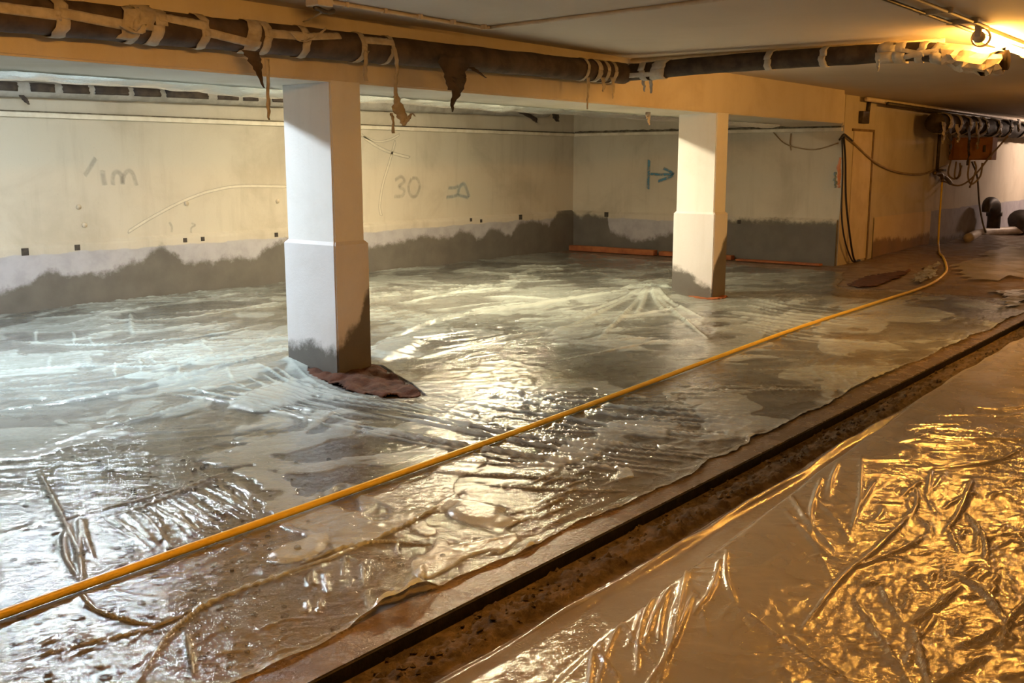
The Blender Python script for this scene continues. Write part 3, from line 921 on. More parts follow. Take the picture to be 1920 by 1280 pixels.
# ================================================================= HOSE
hp3 = [(p[0], p[1], 0.0235) for p in HOSE[:12]] + [(17.6, 4.95, 0.026), (18.75, 5.3, 0.03), (19.12, 5.42, 0.14), (19.2, 5.45, 0.5), (19.2, 5.45, 0.9), (19.2, 5.45, 1.2)]
hr = empty('garden_hose', (2.8, 3.35, 0)); tag(hr, 'long yellow hose running across the plastic sheet to a wall tap', 'hose')
tube('hose', hp3, 0.0165, M['hose'], hr, 14, 10)
tube('coupling', [(19.2, 5.45, 1.17), (19.2, 5.45, 1.27)], 0.03, M['brass'], hr, 10, 0)

# ================================================================= FELT AND BOARDS
def poly_dist(x, y, poly):                        # distance to the outline, positive inside
    d = np.full(x.shape, 9.0)
    for i in range(len(poly)):
        a = np.array(poly[i]); s_ = np.array(poly[(i + 1) % len(poly)]) - a
        t = np.clip(((x - a[0]) * s_[0] + (y - a[1]) * s_[1]) / (s_ @ s_ + 1e-12), 0, 1)
        d = np.minimum(d, np.hypot(x - a[0] - t * s_[0], y - a[1] - t * s_[1]))
    return np.where(in_poly(x, y, poly), d, -d)


def largest(k):                                   # keep the one connected piece of cells
    lab = np.zeros(k.shape, int); best = (0, 0); n = 0
    for st in zip(*np.nonzero(k)):
        if lab[st]: continue
        n += 1; stack = [st]; lab[st] = n; c = 0
        while stack:
            i, j = stack.pop(); c += 1
            for p, q in ((i + 1, j), (i - 1, j), (i, j + 1), (i, j - 1)):
                if 0 <= p < k.shape[0] and 0 <= q < k.shape[1] and k[p, q] and not lab[p, q]:
                    lab[p, q] = n; stack.append((p, q))
        best = max(best, (c, n))
    return lab == best[1] if n else k


def blanket(name, poly, z0, amp, mat, label, group=None, seed=0, step=0.025, lift=None, hole=None):
    P_ = np.array(poly); lo = P_.min(0); hi = P_.max(0)
    xs = np.arange(lo[0], hi[0] + step, step); ys = np.arange(lo[1], hi[1] + step, step)
    gx, gy = np.meshgrid(xs, ys, indexing='ij')
    ins = in_poly(gx + 0.03 * pn(gx * 6, gy * 6, seed), gy + 0.03 * pn(gx * 6, gy * 6, seed + 3), [tuple(p) for p in poly])
    gz = z0 + amp * np.abs(pn(gx * 4, gy * 4, seed + 7)) + amp * 0.5 * fbm(gx * 9, gy * 9, seed + 9, 3)
    if lift is not None: gz = gz + lift(gx, gy)
    if hole is not None:
        di = poly_dist(gx, gy, hole); hs = bay_height(gx, gy)[0]
        ins &= (di > 0.0) | (hs > 0.022)
        gz = np.maximum(np.minimum(gz, hs - 0.012 + 0.9 * np.maximum(di, 0)), 0.0015)
    k = ins[:-1, :-1] & ins[1:, 1:] & ins[1:, :-1] & ins[:-1, 1:]
    for (a_, b_, c_, d_) in COLS:                 # cut round the column, tight to its faces
        ic = (gx > a_) & (gx < b_) & (gy > c_) & (gy < d_)
        k &= ~(ic[:-1, :-1] & ic[1:, 1:] & ic[1:, :-1] & ic[:-1, 1:])
    k = largest(k)
    o = fast_grid(name, gx, gy, gz, mat, None, None, k)
    md = o.modifiers.new('thickness', 'SOLIDIFY'); md.thickness = 0.008; md.offset = 1
    tag(o, label, 'mat', group)
    return o


def lift1(x, y):
    return 0.035 * np.exp(-((np.hypot(np.maximum(np.abs(x - 4.84) - 0.165, 0), np.maximum(np.abs(y - 5.56) - 0.275, 0))) / 0.10) ** 2)


blanket('felt_mat', [(4.55, 5.95), (4.42, 5.5), F(600, 718), F(690, 748), F(790, 747), F(785, 735), F(720, 700), (5.12, 5.6), (5.08, 5.92)], 0.006, 0.055, M['felt'],
        'crumpled red brown felt mat around the foot of the white and grey column', seed=201, step=0.014, lift=lift1, hole=hole1)
blanket('felt_mat', [(10.21, 5.62), (10.10, 5.56), (10.05, 5.30), (10.14, 5.18), (10.36, 5.16), (10.52, 5.25), (10.52, 5.30), (10.24, 5.30)], 0.006, 0.02, M['board'],
        'scrap of orange brown felt at the foot of the cream column', seed=205, step=0.012, hole=hole2)
blanket('felt_mat', [F(1585, 536), F(1620, 521), F(1660, 514), F(1712, 507), F(1690, 520), F(1650, 538), F(1610, 541)], 0.01, 0.015, M['felt'],
        'flat red brown felt mat on the bare floor beside the hose', seed=209, step=0.03)
# boards at the foot of the end wall
for (y0, y1, xx, hh, lb) in [(8.55, 10.25, 14.42, 0.09, 'terracotta coloured board leaning low in the corner of the bay'), (7.2, 8.5, 14.50, 0.07, 'terracotta coloured board at the end wall, second from the bay corner'), (5.75, 7.1, 14.45, 0.03, 'terracotta coloured board at the end wall beside the black cables')]:
    bm = bmesh.new(); add_box(bm, (xx, y0, 0.012), (xx + 0.13, y1, 0.012 + hh), 0.008)
    o = bm_obj('timber_board', bm, M['board'])
    tag(o, lb, 'board')


# ================================================================= PIPES
def patch_on_pipe(cx, r, s0, s1, a0, a1, wdt, ns=14, na=4, jit=0.006, seed=0):
    """ribbon on a pipe: runs from (s0, angle a0) to (s1, a1) with width wdt (m); cx(s)->centre, axis frame"""
    V = []; Fc = []
    rn = random.Random(seed)
    for i in range(ns + 1):
        t = i / ns; s = s0 + (s1 - s0) * t; a = a0 + (a1 - a0) * t
        c, e1, e2 = cx(s)
        for j in range(na + 1):
            aa = a + ((j / na - 0.5) * wdt) / r
            rad = r + 0.004 + rn.uniform(0, jit)
            V.append(c + rad * (math.cos(aa) * e1 + math.sin(aa) * e2))
    for i in range(ns):
        for j in range(na):
            q = i * (na + 1) + j; Fc.append((q, q + 1, q + na + 2, q + na + 1))
    return V, Fc


def band_on_pipe(cx, r, s, wdt, tilt=0.0, jit=0.006, seed=0, arc=(0, 2 * math.pi), n=20):
    V = []; Fc = []; rn = random.Random(seed); m_ = 3
    for i in range(n + 1):
        a = arc[0] + (arc[1] - arc[0]) * i / n
        e = rn.uniform(-1, 1) * min(0.12 * wdt, 0.009)
        for j in range(m_ + 1):
            ss = s + (j / m_ - 0.5) * wdt + e + tilt * math.sin(a)
            c, e1, e2 = cx(ss)
            rad = r + 0.003 + rn.uniform(0, jit)
            V.append(c + rad * (math.cos(a) * e1 + math.sin(a) * e2))
    for i in range(n):
        for j in range(m_):
            q = i * (m_ + 1) + j; Fc.append((q, q + 1, q + m_ + 2, q + m_ + 1))
    return V, Fc


def solid(o, t=0.003):
    md = o.modifiers.new('thickness', 'SOLIDIFY'); md.thickness = t; md.offset = 0
    return o


def rough_pipe(name, pts, r, mat, parent, seed, n=18, step=0.06, jit=0.06):
    pp = smooth_poly(pts, 4)
    # resample
    pp = np.array(pp); L = np.concatenate([[0], np.cumsum(np.linalg.norm(pp[1:] - pp[:-1], axis=1))])
    k = max(2, int(L[-1] / step)); s = np.linspace(0, L[-1], k)
    q = np.stack([np.interp(s, L, pp[:, i]) for i in range(3)], 1)
    V, Fc = tube_data(list(q), r, n, 0)
    V = np.array(V).reshape(k, n, 3)
    f = 1 + jit * (pn(s[:, None] * 3 + seed, np.arange(n)[None, :] * 0.45, seed) + 0.6 * pn(s[:, None] * 11, np.arange(n)[None, :] * 0.9, seed + 2))
    V = q[:, None, :] + (V - q[:, None, :]) * f[..., None]
    return mesh_obj(name, V.reshape(-1, 3), Fc, mat, parent, True)


def shred(name, pts, widths, mat, parent, seed=0, wob=0.012, side=(1, 0, 0)):
    """torn hanging strip of tape or wrap: ribbon along pts"""
    p = np.array(smooth_poly(pts, 5)); k = len(p)
    wd = np.interp(np.linspace(0, 1, k), np.linspace(0, 1, len(widths)), widths)
    rn = random.Random(seed); V = []; Fc = []
    sd = np.array(side, float)
    for i in range(k):
        tw = rn.uniform(-1, 1) * wob
        for j in (-1, 0, 1):
            V.append(p[i] + sd * (j * wd[i] * 0.5 + rn.uniform(-1, 1) * 0.1 * wd[i]) + np.array([0, (tw if j else -tw) * 0.6, 0]))
    for i in range(k - 1):
        for j in range(2):
            q = i * 3 + j; Fc.append((q, q + 1, q + 4, q + 3))
    return solid(mesh_obj(name, V, Fc, mat, parent, True), 0.003)


# --- pipe along the beam
PYB = 5.185; PRB = 0.092


def zb(x): return 2.232 + 0.0145 * (x - 2.5)


def cx_beam(s):
    return np.array([s, PYB, zb(s)]), np.array([0, -1.0, 0]), np.array([0, 0, 1.0])


pb_root = empty('insulated_pipe', (5.0, PYB, zb(5.0) - PRB)); tag(pb_root, 'brown wrapped insulated pipe with beige tape strapped along the face of the beam', 'pipe')
rough_pipe('pipe_wrap', [(X0 + 0.05, PYB, zb(X0)), (1.5, PYB, zb(1.5)), (5, PYB, zb(5)), (7.6, PYB, zb(7.6)), (8.12, PYB - 0.02, zb(8.1))], PRB, M['wrap_brown'], pb_root, 300)


def xpx(u, v=70):
    return PY(u, v, PYB - PRB)[0]


bands = [(115, 20, 0.075, 0), (255, 40, 0.05, 0.01), (300, 45, 0.075, 0.02), (385, 55, 0.06, 0), (478, 70, 0.10, 0.02), (503, 75, 0.06, 0), (576, 80, 0.06, 0), (684, 95, 0.05, 0), (737, 95, 0.035, 0.01), (1104, 130, 0.04, 0.01), (1126, 130, 0.07, 0), (1142, 132, 0.05, 0), (1156, 132, 0.05, 0)]
for i, (u, v, wd, tl) in enumerate(bands):
    V, Fc = band_on_pipe(cx_beam, PRB, xpx(u, v), wd, tl, seed=i)
    solid(mesh_obj('tape_band', V, Fc, M['tape'], pb_root, True))
for i, x in enumerate((-2.6, -1.4, -0.3, 0.7, 1.5)):
    V, Fc = band_on_pipe(cx_beam, PRB, x, 0.07, 0, seed=40 + i); solid(mesh_obj('tape_band', V, Fc, M['tape'], pb_root, True))
for i, (u0, u1, a0, a1, wd) in enumerate([(-60, 118, 0.15, 0.0, 0.05), (115, 250, 0.15, -0.2, 0.05), (300, 390, 0.55, 0.25, 0.05), (385, 490, -0.1, -0.6, 0.045), (503, 580, 0.2, 0.25, 0.05), (576, 640, 0.25, 0.55, 0.045), (684, 740, 0.45, 0.5, 0.05)]):
    V, Fc = patch_on_pipe(cx_beam, PRB, xpx(u0), xpx(u1), a0, a1, wd, seed=60 + i)
    solid(mesh_obj('tape_strip', V, Fc, M['tape'], pb_root, True))
# bunched tape at px 230-280
for i, (u, wd, a) in enumerate([(245, 0.10, (-0.9, 0.9)), (268, 0.12, (-0.3, 1.5))]):
    V, Fc = band_on_pipe(cx_beam, PRB + 0.006, xpx(u, 40), wd, 0.03, 0.014, seed=80 + i, arc=a, n=10)
    solid(mesh_obj('tape_band', V, Fc, M['tape'], pb_root, True))
for i, (pts, wd, mt_) in enumerate([
        ([(232, 48), (248, 58), (262, 62), (272, 45)], [0.05, 0.06, 0.05, 0.02], 'tape'),
        ([(470, 95), (480, 120), (488, 145), (495, 165)], [0.13, 0.08, 0.03, 0.01], 'wrap_brown'),
        ([(500, 110), (503, 150), (503, 195), (504, 225)], [0.035, 0.02, 0.03, 0.012], 'tape'),
        ([(738, 85), (745, 120), (742, 160), (745, 195)], [0.03, 0.035, 0.03, 0.04], 'tape'),
        ([(743, 180), (748, 205), (755, 222), (757, 236)], [0.05, 0.12, 0.10, 0.03], 'tape'),
        ([(735, 212), (737, 230), (737, 250)], [0.03, 0.02, 0.035], 'tape'),
        ([(757, 232), (766, 222), (772, 212), (778, 218)], [0.06, 0.04, 0.02, 0.01], 'tape'),
        ([(687, 95), (686, 125), (686, 152)], [0.045, 0.035, 0.03], 'tape'),
        ([(850, 105), (852, 140), (852, 170)], [0.34, 0.24, 0.13], 'wrap_brown'),
        ([(862, 145), (858, 170), (850, 190), (848, 210)], [0.16, 0.11, 0.05, 0.012], 'wrap_dark'),
        ([(880, 125), (900, 138), (912, 146)], [0.10, 0.05, 0.01], 'wrap_brown'),
        ([(1103, 145), (1102, 175), (1101, 205)], [0.05, 0.025, 0.015], 'tape'),
        ([(1130, 145), (1132, 160), (1131, 172)], [0.07, 0.05, 0.02], 'tape'),
        ([(1148, 145), (1150, 165), (1149, 185)], [0.06, 0.04, 0.01], 'tape'),
        ([(545, 60), (565, 78), (590, 70), (612, 52)], [0.02, 0.03, 0.025, 0.015], 'tape'),
]):
    shred('torn_strip', [PY(u, v, PYB - PRB - 0.03) for u, v in pts], wd, M[mt_], pb_root, 90 + i)

# --- pipe crossing the ceiling towards the amber tube
cr_root = empty('insulated_pipe', (8.3, 3.8, 2.3)); tag(cr_root, 'dark wrapped pipe with pale tape bands crossing under the ceiling', 'pipe')
PRC = 0.075
cpts = [(8.12, 5.185, 2.315), (8.2, 4.95, 2.33), (8.25, 4.5, 2.35), (8.34, 3.86, 2.365), (8.42, 2.9, 2.37), (8.40, 2.6, 2.36), (8.38, 2.35, 2.315), (8.37, 2.1, 2.262), (8.366, 1.97, 2.258)]
rough_pipe('pipe_wrap', cpts, PRC, M['wrap_dark'], cr_root, 320)


def cx_cross(s):                                 # s = distance from the bend along -Y
    y = 5.0 - s
    ky = [-5.2, -4.5, -3.86, -2.9, -2.6, -2.35, -2.1, -1.8]
    x = float(np.interp(-y, ky, [8.13, 8.25, 8.34, 8.42, 8.40, 8.38, 8.37, 8.36])); z = float(np.interp(-y, ky, [2.315, 2.345, 2.365, 2.37, 2.36, 2.315, 2.262, 2.255]))
    return np.array([x, y, z]), np.array([-1.0, 0, 0]), np.array([0, 0, 1.0])


def spx(u, v):
    return 5.0 - PX(u, v, 8.28)[1]


for i, (u, v, wd, tl) in enumerate([(1192, 128, 0.05, 0.02), (1223, 124, 0.06, 0.0), (1250, 122, 0.13, 0.02), (1441, 108, 0.06, 0.01), (1540, 101, 0.06, 0.01), (1655, 97, 0.14, 0.02), (1680, 95, 0.10, 0.0), (1723, 92, 0.06, 0.03), (1755, 88, 0.09, 0.02)]):
    V, Fc = band_on_pipe(cx_cross, PRC, spx(u, v), wd, tl, 0.008, seed=120 + i)
    solid(mesh_obj('tape_band', V, Fc, M['tape_grey'], cr_root, True))
for i, (u0, u1, a0, a1, wd) in enumerate([(1195, 1255, -0.4, -0.5, 0.04), (1690, 1760, -0.6, 0.2, 0.04), (1680, 1730, 0.2, -0.3, 0.03)]):
    V, Fc = patch_on_pipe(cx_cross, PRC, spx(u0, 120 if u0 < 1300 else 95), spx(u1, 118 if u0 < 1300 else 90), a0, a1, wd, seed=140 + i)
    solid(mesh_obj('tape_strip', V, Fc, M['tape_grey'], cr_root, True))
for i, (pts, wd) in enumerate([([(1205, 138), (1207, 155), (1209, 172)], [0.05, 0.04, 0.015]), ([(1220, 135), (1221, 155), (1220, 175)], [0.05, 0.045, 0.02]), ([(1646, 112), (1647, 124), (1646, 134)], [0.02, 0.02, 0.008])]):
    shred('torn_strip', [PX(u, v, 8.2) for u, v in pts], wd, M['tape_grey'], cr_root, 160 + i, side=(0.3, 1, 0))
# frayed sleeve at the lamp end
Vv = []; Ff = []
rn = random.Random(5)
ns_, na_ = 10, 18
for i in range(ns_ + 1):
    t = i / ns_
    c, e1, e2 = cx_cross(2.58 + 0.42 * t)
    for j in range(na_):
        a = 2 * math.pi * j / na_
        rad = PRC + 0.006 + (0.035 * math.sin(t * 2.6) + rn.uniform(-0.012, 0.016)) * (0.25 if math.sin(a) > 0.4 else 1.0)
        Vv.append(c + rad * (math.cos(a) * e1 + math.sin(a) * e2) + np.array([0, rn.uniform(-0.02, 0.02), 0]))
for i in range(ns_):
    for j in range(na_):
        if rn.random() < 0.05 and i > 5: continue
        Ff.append((i * na_ + j, i * na_ + (j + 1) % na_, (i + 1) * na_ + (j + 1) % na_, (i + 1) * na_ + j))
solid(mesh_obj('frayed_sleeve', Vv, Ff, M['tape'], cr_root, False))
# pale conduit that runs beside that pipe on the ceiling
cdn = empty('conduit', (8.4, 3.8, 2.45)); tag(cdn, 'pale conduit fixed to the ceiling beside the dark wrapped pipe', 'conduit')
tube('conduit_tube', [(8.42, 5.28, 2.45), (8.5, 3.9, 2.45), (8.6, 2.5, 2.45)], 0.026, M['conduit'], cdn, 8, 0)

# --- pipe on the left wall
pw_root = empty('insulated_pipe', (6.5, 10.26, 2.17)); tag(pw_root, 'grey wrapped pipe with tape bands along the top of the long wall', 'pipe')


def cx_wall(s):
    return np.array([s, 10.27, 2.235 + 0.012 * (s - 5)]), np.array([0, -1.0, 0]), np.array([0, 0, 1.0])


rough_pipe('pipe_wrap', [tuple(cx_wall(s)[0]) for s in (X0 + 0.05, 0, 4, 8, 11, 13.8)], 0.08, M['wrap_grey'], pw_root, 340, jit=0.1)
for i, (u0, u1) in enumerate([(0, 35), (58, 104), (118, 168), (178, 241), (251, 301), (311, 390), (407, 447), (455, 484), (510, 536)]):
    xa = PY(u0, 170, 10.19)[0]; xb = PY(u1, 175, 10.19)[0]
    V, Fc = band_on_pipe(cx_wall, 0.08, (xa + xb) / 2, xb - xa, 0, 0.006, seed=180 + i, arc=(-0.35, 0.75), n=6)
    solid(mesh_obj('bare_patch', V, Fc, M['wrap_dark'], pw_root, True))
shred('torn_strip', [PY(40, 178, 10.17), PY(48, 188, 10.17), PY(54, 196, 10.17)], [0.05, 0.06, 0.02], M['wrap_dark'], pw_root, 200)
shred('torn_strip', [PY(982, 212, 10.17), PY(998, 220, 10.17), PY(1006, 230, 10.17)], [0.30, 0.22, 0.05], M['wrap_dark'], pw_root, 201)
shred('torn_strip', [PY(1040, 212, 10.17), PY(1043, 222, 10.17), PY(1046, 228, 10.17)], [0.2, 0.16, 0.1], M['wrap_dark'], pw_root, 202)

# --- ceiling conduits
cc = empty('conduit', (5.0, 4.87, 2.45)); tag(cc, 'thin painted conduit with an elbow on the ceiling above the aisle', 'conduit')
tube('conduit_tube', [(4.335, 4.86, 2.465), (4.9, 4.87, 2.465), (5.72, 4.90, 2.465), (5.82, 4.86, 2.465), (5.83, 4.75, 2.465), (5.72, 3.15, 2.465), (5.66, 2.4, 2.465)], 0.013, M['conduit'], cc, 8, 3)
for k in range(5):
    x = 4.45 + 0.33 * k
    box('clip', (x - 0.012, 4.845, 2.448), (x + 0.012, 4.885, 2.4795), M['conduit'], cc)
jb = empty('junction_box', (4.28, 4.9, 2.42)); tag(jb, 'small dark junction bracket on the ceiling at the end of the conduit', 'junction box')
box('box_body', (4.21, 4.84, 2.435), (4.33, 4.96, 2.4799), M['conduit'], jb, 0.008)
tube('bracket', [(4.23, 4.9, 2.43), (4.33, 4.9, 2.41), (4.40, 4.92, 2.43)], 0.014, M['metal_dark'], jb, 6, 3)
shred('loose_tie', [(4.36, 4.96, 2.43), (4.37, 5.08, 2.40), (4.36, 5.16, 2.38)], [0.02, 0.02, 0.015], M['tape'], jb, 210)

# ================================================================= LAMPS
def tube_lamp(name, x0, x1, y, z, emat, label, rad=0.02, shade=False):
    e = empty(name, ((x0 + x1) / 2, y, z)); tag(e, label, 'lamp')
    if shade:
        box('ceiling_diffuser', (x0 + 0.03, y - 0.055, z - 0.015), (x1 - 0.03, y + 0.055, z + 0.015), emat, e, 0.005)
    else:
        tube('glowing_tube', [(x0 + 0.04, y, z), (x1 - 0.04, y, z)], rad, emat, e, 8, 0)
    for xx in (x0, x1):
        s_ = 1 if xx == x0 else -1
        tube('end_cap', [(xx, y, z), (xx + s_ * 0.05, y, z)], rad * 1.5, M['cap'], e, 12, 0)
        box('bracket', (xx - 0.015, y - 0.02, z), (xx + 0.015, y + 0.02, CEIL - 0.0005), M['cap'], e)
    box('ballast', (x0, y - 0.03, CEIL - 0.03), (x1, y + 0.03, CEIL - 0.0005), M['cap'], e, 0.004)
    return e


tube_lamp('tube_lamp', 2.8, 4.3, 7.35, 2.40, M['cool_tube'], 'cool white diffuser lamp on the bay ceiling behind the beam, near the white column', 0.04, True)
tube_lamp('tube_lamp', 8.0, 9.5, 7.35, 2.40, M['warm_tube'], 'warm white diffuser lamp on the bay ceiling behind the beam, near the cream column', 0.04, True)
al = tube_lamp('tube_lamp', 8.02, 9.5, 2.1, 2.40, M['amber_tube'], 'glowing amber tube lamp under the ceiling at the end of the dark wrapped pipe', 0.028)
ring = bmesh.new()
bmesh.ops.create_cone(ring, cap_ends=False, segments=20, radius1=0.062, radius2=0.062, depth=0.03, matrix=Matrix.Translation((8.10, 2.1, 2.40)) @ Matrix.Rotation(math.pi / 2, 4, 'Y'))
o = solid(bm_obj('clamp_ring', ring, M['metal_dark'], al), 0.012)
tube_lamp('tube_lamp', 1.6, 3.1, 2.1, 2.40, M['amber_near'], 'amber tube lamp on the ceiling above the start of the dirt trench', 0.028)
tube_lamp('tube_lamp', 14.6, 16.1, 2.1, 2.40, M['amber_far'], 'amber tube lamp on the aisle ceiling opposite the flush service door', 0.028)
tube_lamp('tube_lamp', 25.0, 26.5, 3.6, 2.40, M['pink_tube'], 'pale pink tube lamp on the ceiling near the far pale wall', 0.03)
# supply rails of the amber lamp
rl = empty('cable_rail', (7.3, 2.07, 2.44)); tag(rl, 'pair of slim rails on the ceiling leading to the amber tube lamp', 'rail')
tube('rail', [(3.1, 2.03, 2.455), (8.0, 2.03, 2.455)], 0.012, M['conduit'], rl, 6, 0)
tube('rail', [(3.1, 2.17, 2.455), (8.6, 2.17, 2.455)], 0.012, M['metal_dark'], rl, 6, 0)
for x in (4.2, 5.6, 7.0, 7.6):
    box('clip', (x - 0.015, 2.0, 2.445), (x + 0.015, 2.2, 2.479), M['conduit'], rl)

# ================================================================= FILM UNDER THE BEAM
xs = np.linspace(0.5, 13.6, 420); tt = np.linspace(0, 1, 16)
GX, T = np.meshgrid(xs, tt, indexing='ij')
low = 0.025 + 0.03 * np.abs(pn(GX * 0.7, GX * 0, 401)) + 0.03 * np.abs(pn(GX * 2.1, GX * 0, 402))
GYf = 6.05 + 0.36 * T + 0.01 * pn(GX * 3, T * 3, 403)
GZf = BZ - 0.008 - low * np.sin(np.pi * np.clip(T, 0, 1)) * 0.8 - 0.010 * np.abs(pn(GX * 5, T * 4, 404))
ff_ = fast_grid('plastic_film', GX, GYf, GZf, M['film_blue'], None, {'lift': 0.3 + 0 * GX})
tag(ff_, 'bluish plastic film sagging under the soffit of the beam', 'plastic film')
# small pale rag hanging under the beam
rg = empty('rag', (9.56, 5.76, 1.9)); tag(rg, 'small pale rag hanging from the beam soffit before the cream column', 'rag')
shred('cloth', [(9.55, 5.76, 2.045), (9.56, 5.76, 2.0), (9.55, 5.76, 1.95), (9.57, 5.76, 1.905)], [0.10, 0.06, 0.05, 0.015], M['pvc'], rg, 220)
shred('cloth', [(9.50, 5.75, 2.045), (9.49, 5.75, 2.01), (9.51, 5.76, 1.97)], [0.05, 0.04, 0.015], M['pvc'], rg, 221)

# ================================================================= MARKINGS ON THE WALLS
def stroke(name, pts3, wd, mat, parent, nrm):
    p = np.array(smooth_poly(pts3, 8)); nrm = np.array(nrm, float); V = []; Fc = []; E_ = []
    for i in range(len(p)):
        t = p[min(i + 1, len(p) - 1)] - p[max(i - 1, 0)]; t /= np.linalg.norm(t) + 1e-9
        s_ = np.cross(nrm, t)
        ef = 0.0 if i in (0, len(p) - 1) else 1.0
        V += [p[i] - s_ * wd * 0.75, p[i], p[i] + s_ * wd * 0.75]; E_ += [0.0, ef, 0.0]
    for i in range(len(p) - 1):
        Fc.append((3 * i, 3 * i + 1, 3 * i + 4, 3 * i + 3)); Fc.append((3 * i + 1, 3 * i + 2, 3 * i + 5, 3 * i + 4))
    return mesh_obj(name, V, Fc, mat, parent, False, {'edge': E_})


def wl_stroke(px, wd, mat, name='spray_stroke'):
    return stroke(name, [PY(u, v, YW - 0.0004) for u, v in px], wd, M[mat], wl, (0, -1, 0))


def wb_stroke(px, wd, mat, name='spray_stroke'):
    return stroke(name, [PX(u, v, XB - 0.0004) for u, v in px], wd, M[mat], wb, (-1, 0, 0))


# "1m"
wl_stroke([(158, 330), (170, 312), (180, 295)], 0.05, 'spray_grey')
wl_stroke([(192, 318), (194, 335), (197, 348)], 0.06, 'spray_grey')
wl_stroke([(212, 348), (212, 330), (218, 322), (227, 328), (230, 347)], 0.05, 'spray_grey')
wl_stroke([(230, 345), (233, 328), (242, 320), (250, 328), (256, 349)], 0.05, 'spray_grey')
# "30"
wl_stroke([(740, 338), (752, 331), (758, 340), (748, 350), (758, 356), (754, 367), (738, 368)], 0.05, 'spray_grey')
wl_stroke([(772, 334), (766, 350), (770, 366), (780, 367), (787, 350), (782, 335), (772, 334)], 0.05, 'spray_grey')
# blue mark
wl_stroke([(840, 352), (852, 352), (860, 348)], 0.05, 'spray_blue_faint')
wl_stroke([(836, 370), (850, 368), (860, 366), (880, 371)], 0.05, 'spray_blue_faint')
wl_stroke([(858, 366), (862, 350), (870, 345), (876, 358), (880, 370)], 0.06, 'spray_blue_faint')
# arrow on the end wall
wb_stroke([(1217, 298), (1216, 327), (1215, 356)], 0.055, 'spray_blue')
wb_stroke([(1217, 326), (1240, 327), (1264, 327)], 0.045, 'spray_blue')
wb_stroke([(1243, 315), (1254, 320), (1264, 327)], 0.05, 'spray_blue')
wb_stroke([(1264, 327), (1250, 334), (1233, 340)], 0.05, 'spray_blue')
# pale scrapes
wl_stroke([(238, 436), (280, 410), (330, 383), (370, 366), (400, 357), (450, 349), (545, 350)], 0.035, 'scrape', 'pale_scrape')
wl_stroke([(672, 248), (700, 270), (730, 285), (770, 296)], 0.04, 'scrape', 'pale_scrape')
wl_stroke([(742, 262), (730, 305), (718, 345), (712, 385), (715, 405)], 0.04, 'scrape', 'pale_scrape')
wl_stroke([(680, 255), (705, 265), (730, 262), (750, 252)], 0.03, 'scrape', 'pale_scrape')
# dark plates along the dado strip: the shade inside small square recesses, painted
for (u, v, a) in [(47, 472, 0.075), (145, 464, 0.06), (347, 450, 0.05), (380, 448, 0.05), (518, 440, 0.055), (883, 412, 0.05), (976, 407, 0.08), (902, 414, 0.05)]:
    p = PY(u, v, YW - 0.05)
    box('anchor_hole', (p[0] - a / 2, YW - 0.056, p[2] - a / 2), (p[0] + a / 2, YW - 0.045, p[2] + a / 2), M['hole_shade'], wl, 0.003)
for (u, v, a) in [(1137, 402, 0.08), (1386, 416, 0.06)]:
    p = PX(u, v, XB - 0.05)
    box('anchor_hole', (XB - 0.056, p[1] - a / 2, p[2] - a / 2), (XB - 0.045, p[1] + a / 2, p[2] + a / 2), M['hole_shade'], wb, 0.003)
for (u, v) in [(147, 388), (349, 381), (520, 377), (158, 422)]:
    p = PY(u, v, YW)
    tube('anchor_stub', [(p[0], YW + 0.01, p[2]), (p[0], YW - 0.012, p[2])], 0.028, M['conduit'], wl, 10, 0)
wl_stroke([(317, 416), (322, 425), (322, 436)], 0.03, 'spray_grey'); wl_stroke([(358, 418), (366, 422), (359, 427), (358, 437)], 0.025, 'spray_grey')

# ================================================================= RIGHT-HAND CLUTTER
# black cables dropping at the corner
cb = empty('cable_loop', (14.62, 5.52, 0)); tag(cb, 'pair of black cables hanging down at the wall corner beside the service door', 'cable')
cpx = [(1582, 256), (1585, 300), (1586, 370), (1592, 430), (1601, 485), (1612, 488)]
tube('cable', [PY(u, v, 5.52) for u, v in cpx], 0.016, M['black'], cb, 6, 6)
tube('cable', [PY(u, v, 5.53) for u, v in [(1579, 258), (1580, 320), (1578, 400), (1584, 450), (1597, 487), (1606, 490)]], 0.013, M['black'], cb, 6, 6)
tube('cable', [PY(u, v, 5.5) for u, v in [(1574, 262), (1582, 252), (1590, 257), (1598, 264)]], 0.015, M['black'], cb, 6, 6)
# sagging thin cable across the wall
sc = empty('cable', PY(1660, 318, 5.56)); tag(sc, 'thin cable sagging across the side wall from the corner to the tap', 'cable')
tube('cable_run', [PY(u, v, 5.58) for u, v in [(1582, 252), (1600, 268), (1640, 304), (1680, 322), (1720, 327), (1745, 322), (1780, 308)]], 0.018, M['cable'], sc, 6, 6)
sb = empty('cable', PX(1510, 270, 14.7)); tag(sb, 'thin dark cable drooping along the top of the end wall', 'cable')
tube('cable_run', [PX(u, v, XB - 0.02) for u, v in [(1450, 248), (1470, 268), (1495, 277), (1530, 280), (1572, 268)]], 0.009, M['cable'], sb, 5, 6)
tube('cable_tail', [PX(u, v, XB - 0.02) for u, v in [(1483, 250), (1481, 268), (1483, 282)]], 0.008, M['cable'], sb, 5, 4)
# rag at the corner
rgc = empty('rag', PY(1574, 330, 5.5)); tag(rgc, 'pink and blue rags hanging at the corner beside the black cables', 'rag')
shred('pink_cloth', [PY(u, v, 5.5) for u, v in [(1576, 295), (1574, 315), (1572, 335), (1573, 352)]], [0.06, 0.14, 0.13, 0.05], M['rag_pink'], rgc, 230, 0.03)
shred('blue_cloth', [PY(u, v, 5.48) for u, v in [(1567, 322), (1566, 338), (1567, 352)]], [0.05, 0.10, 0.06], M['rag_blue'], rgc, 231, 0.03)
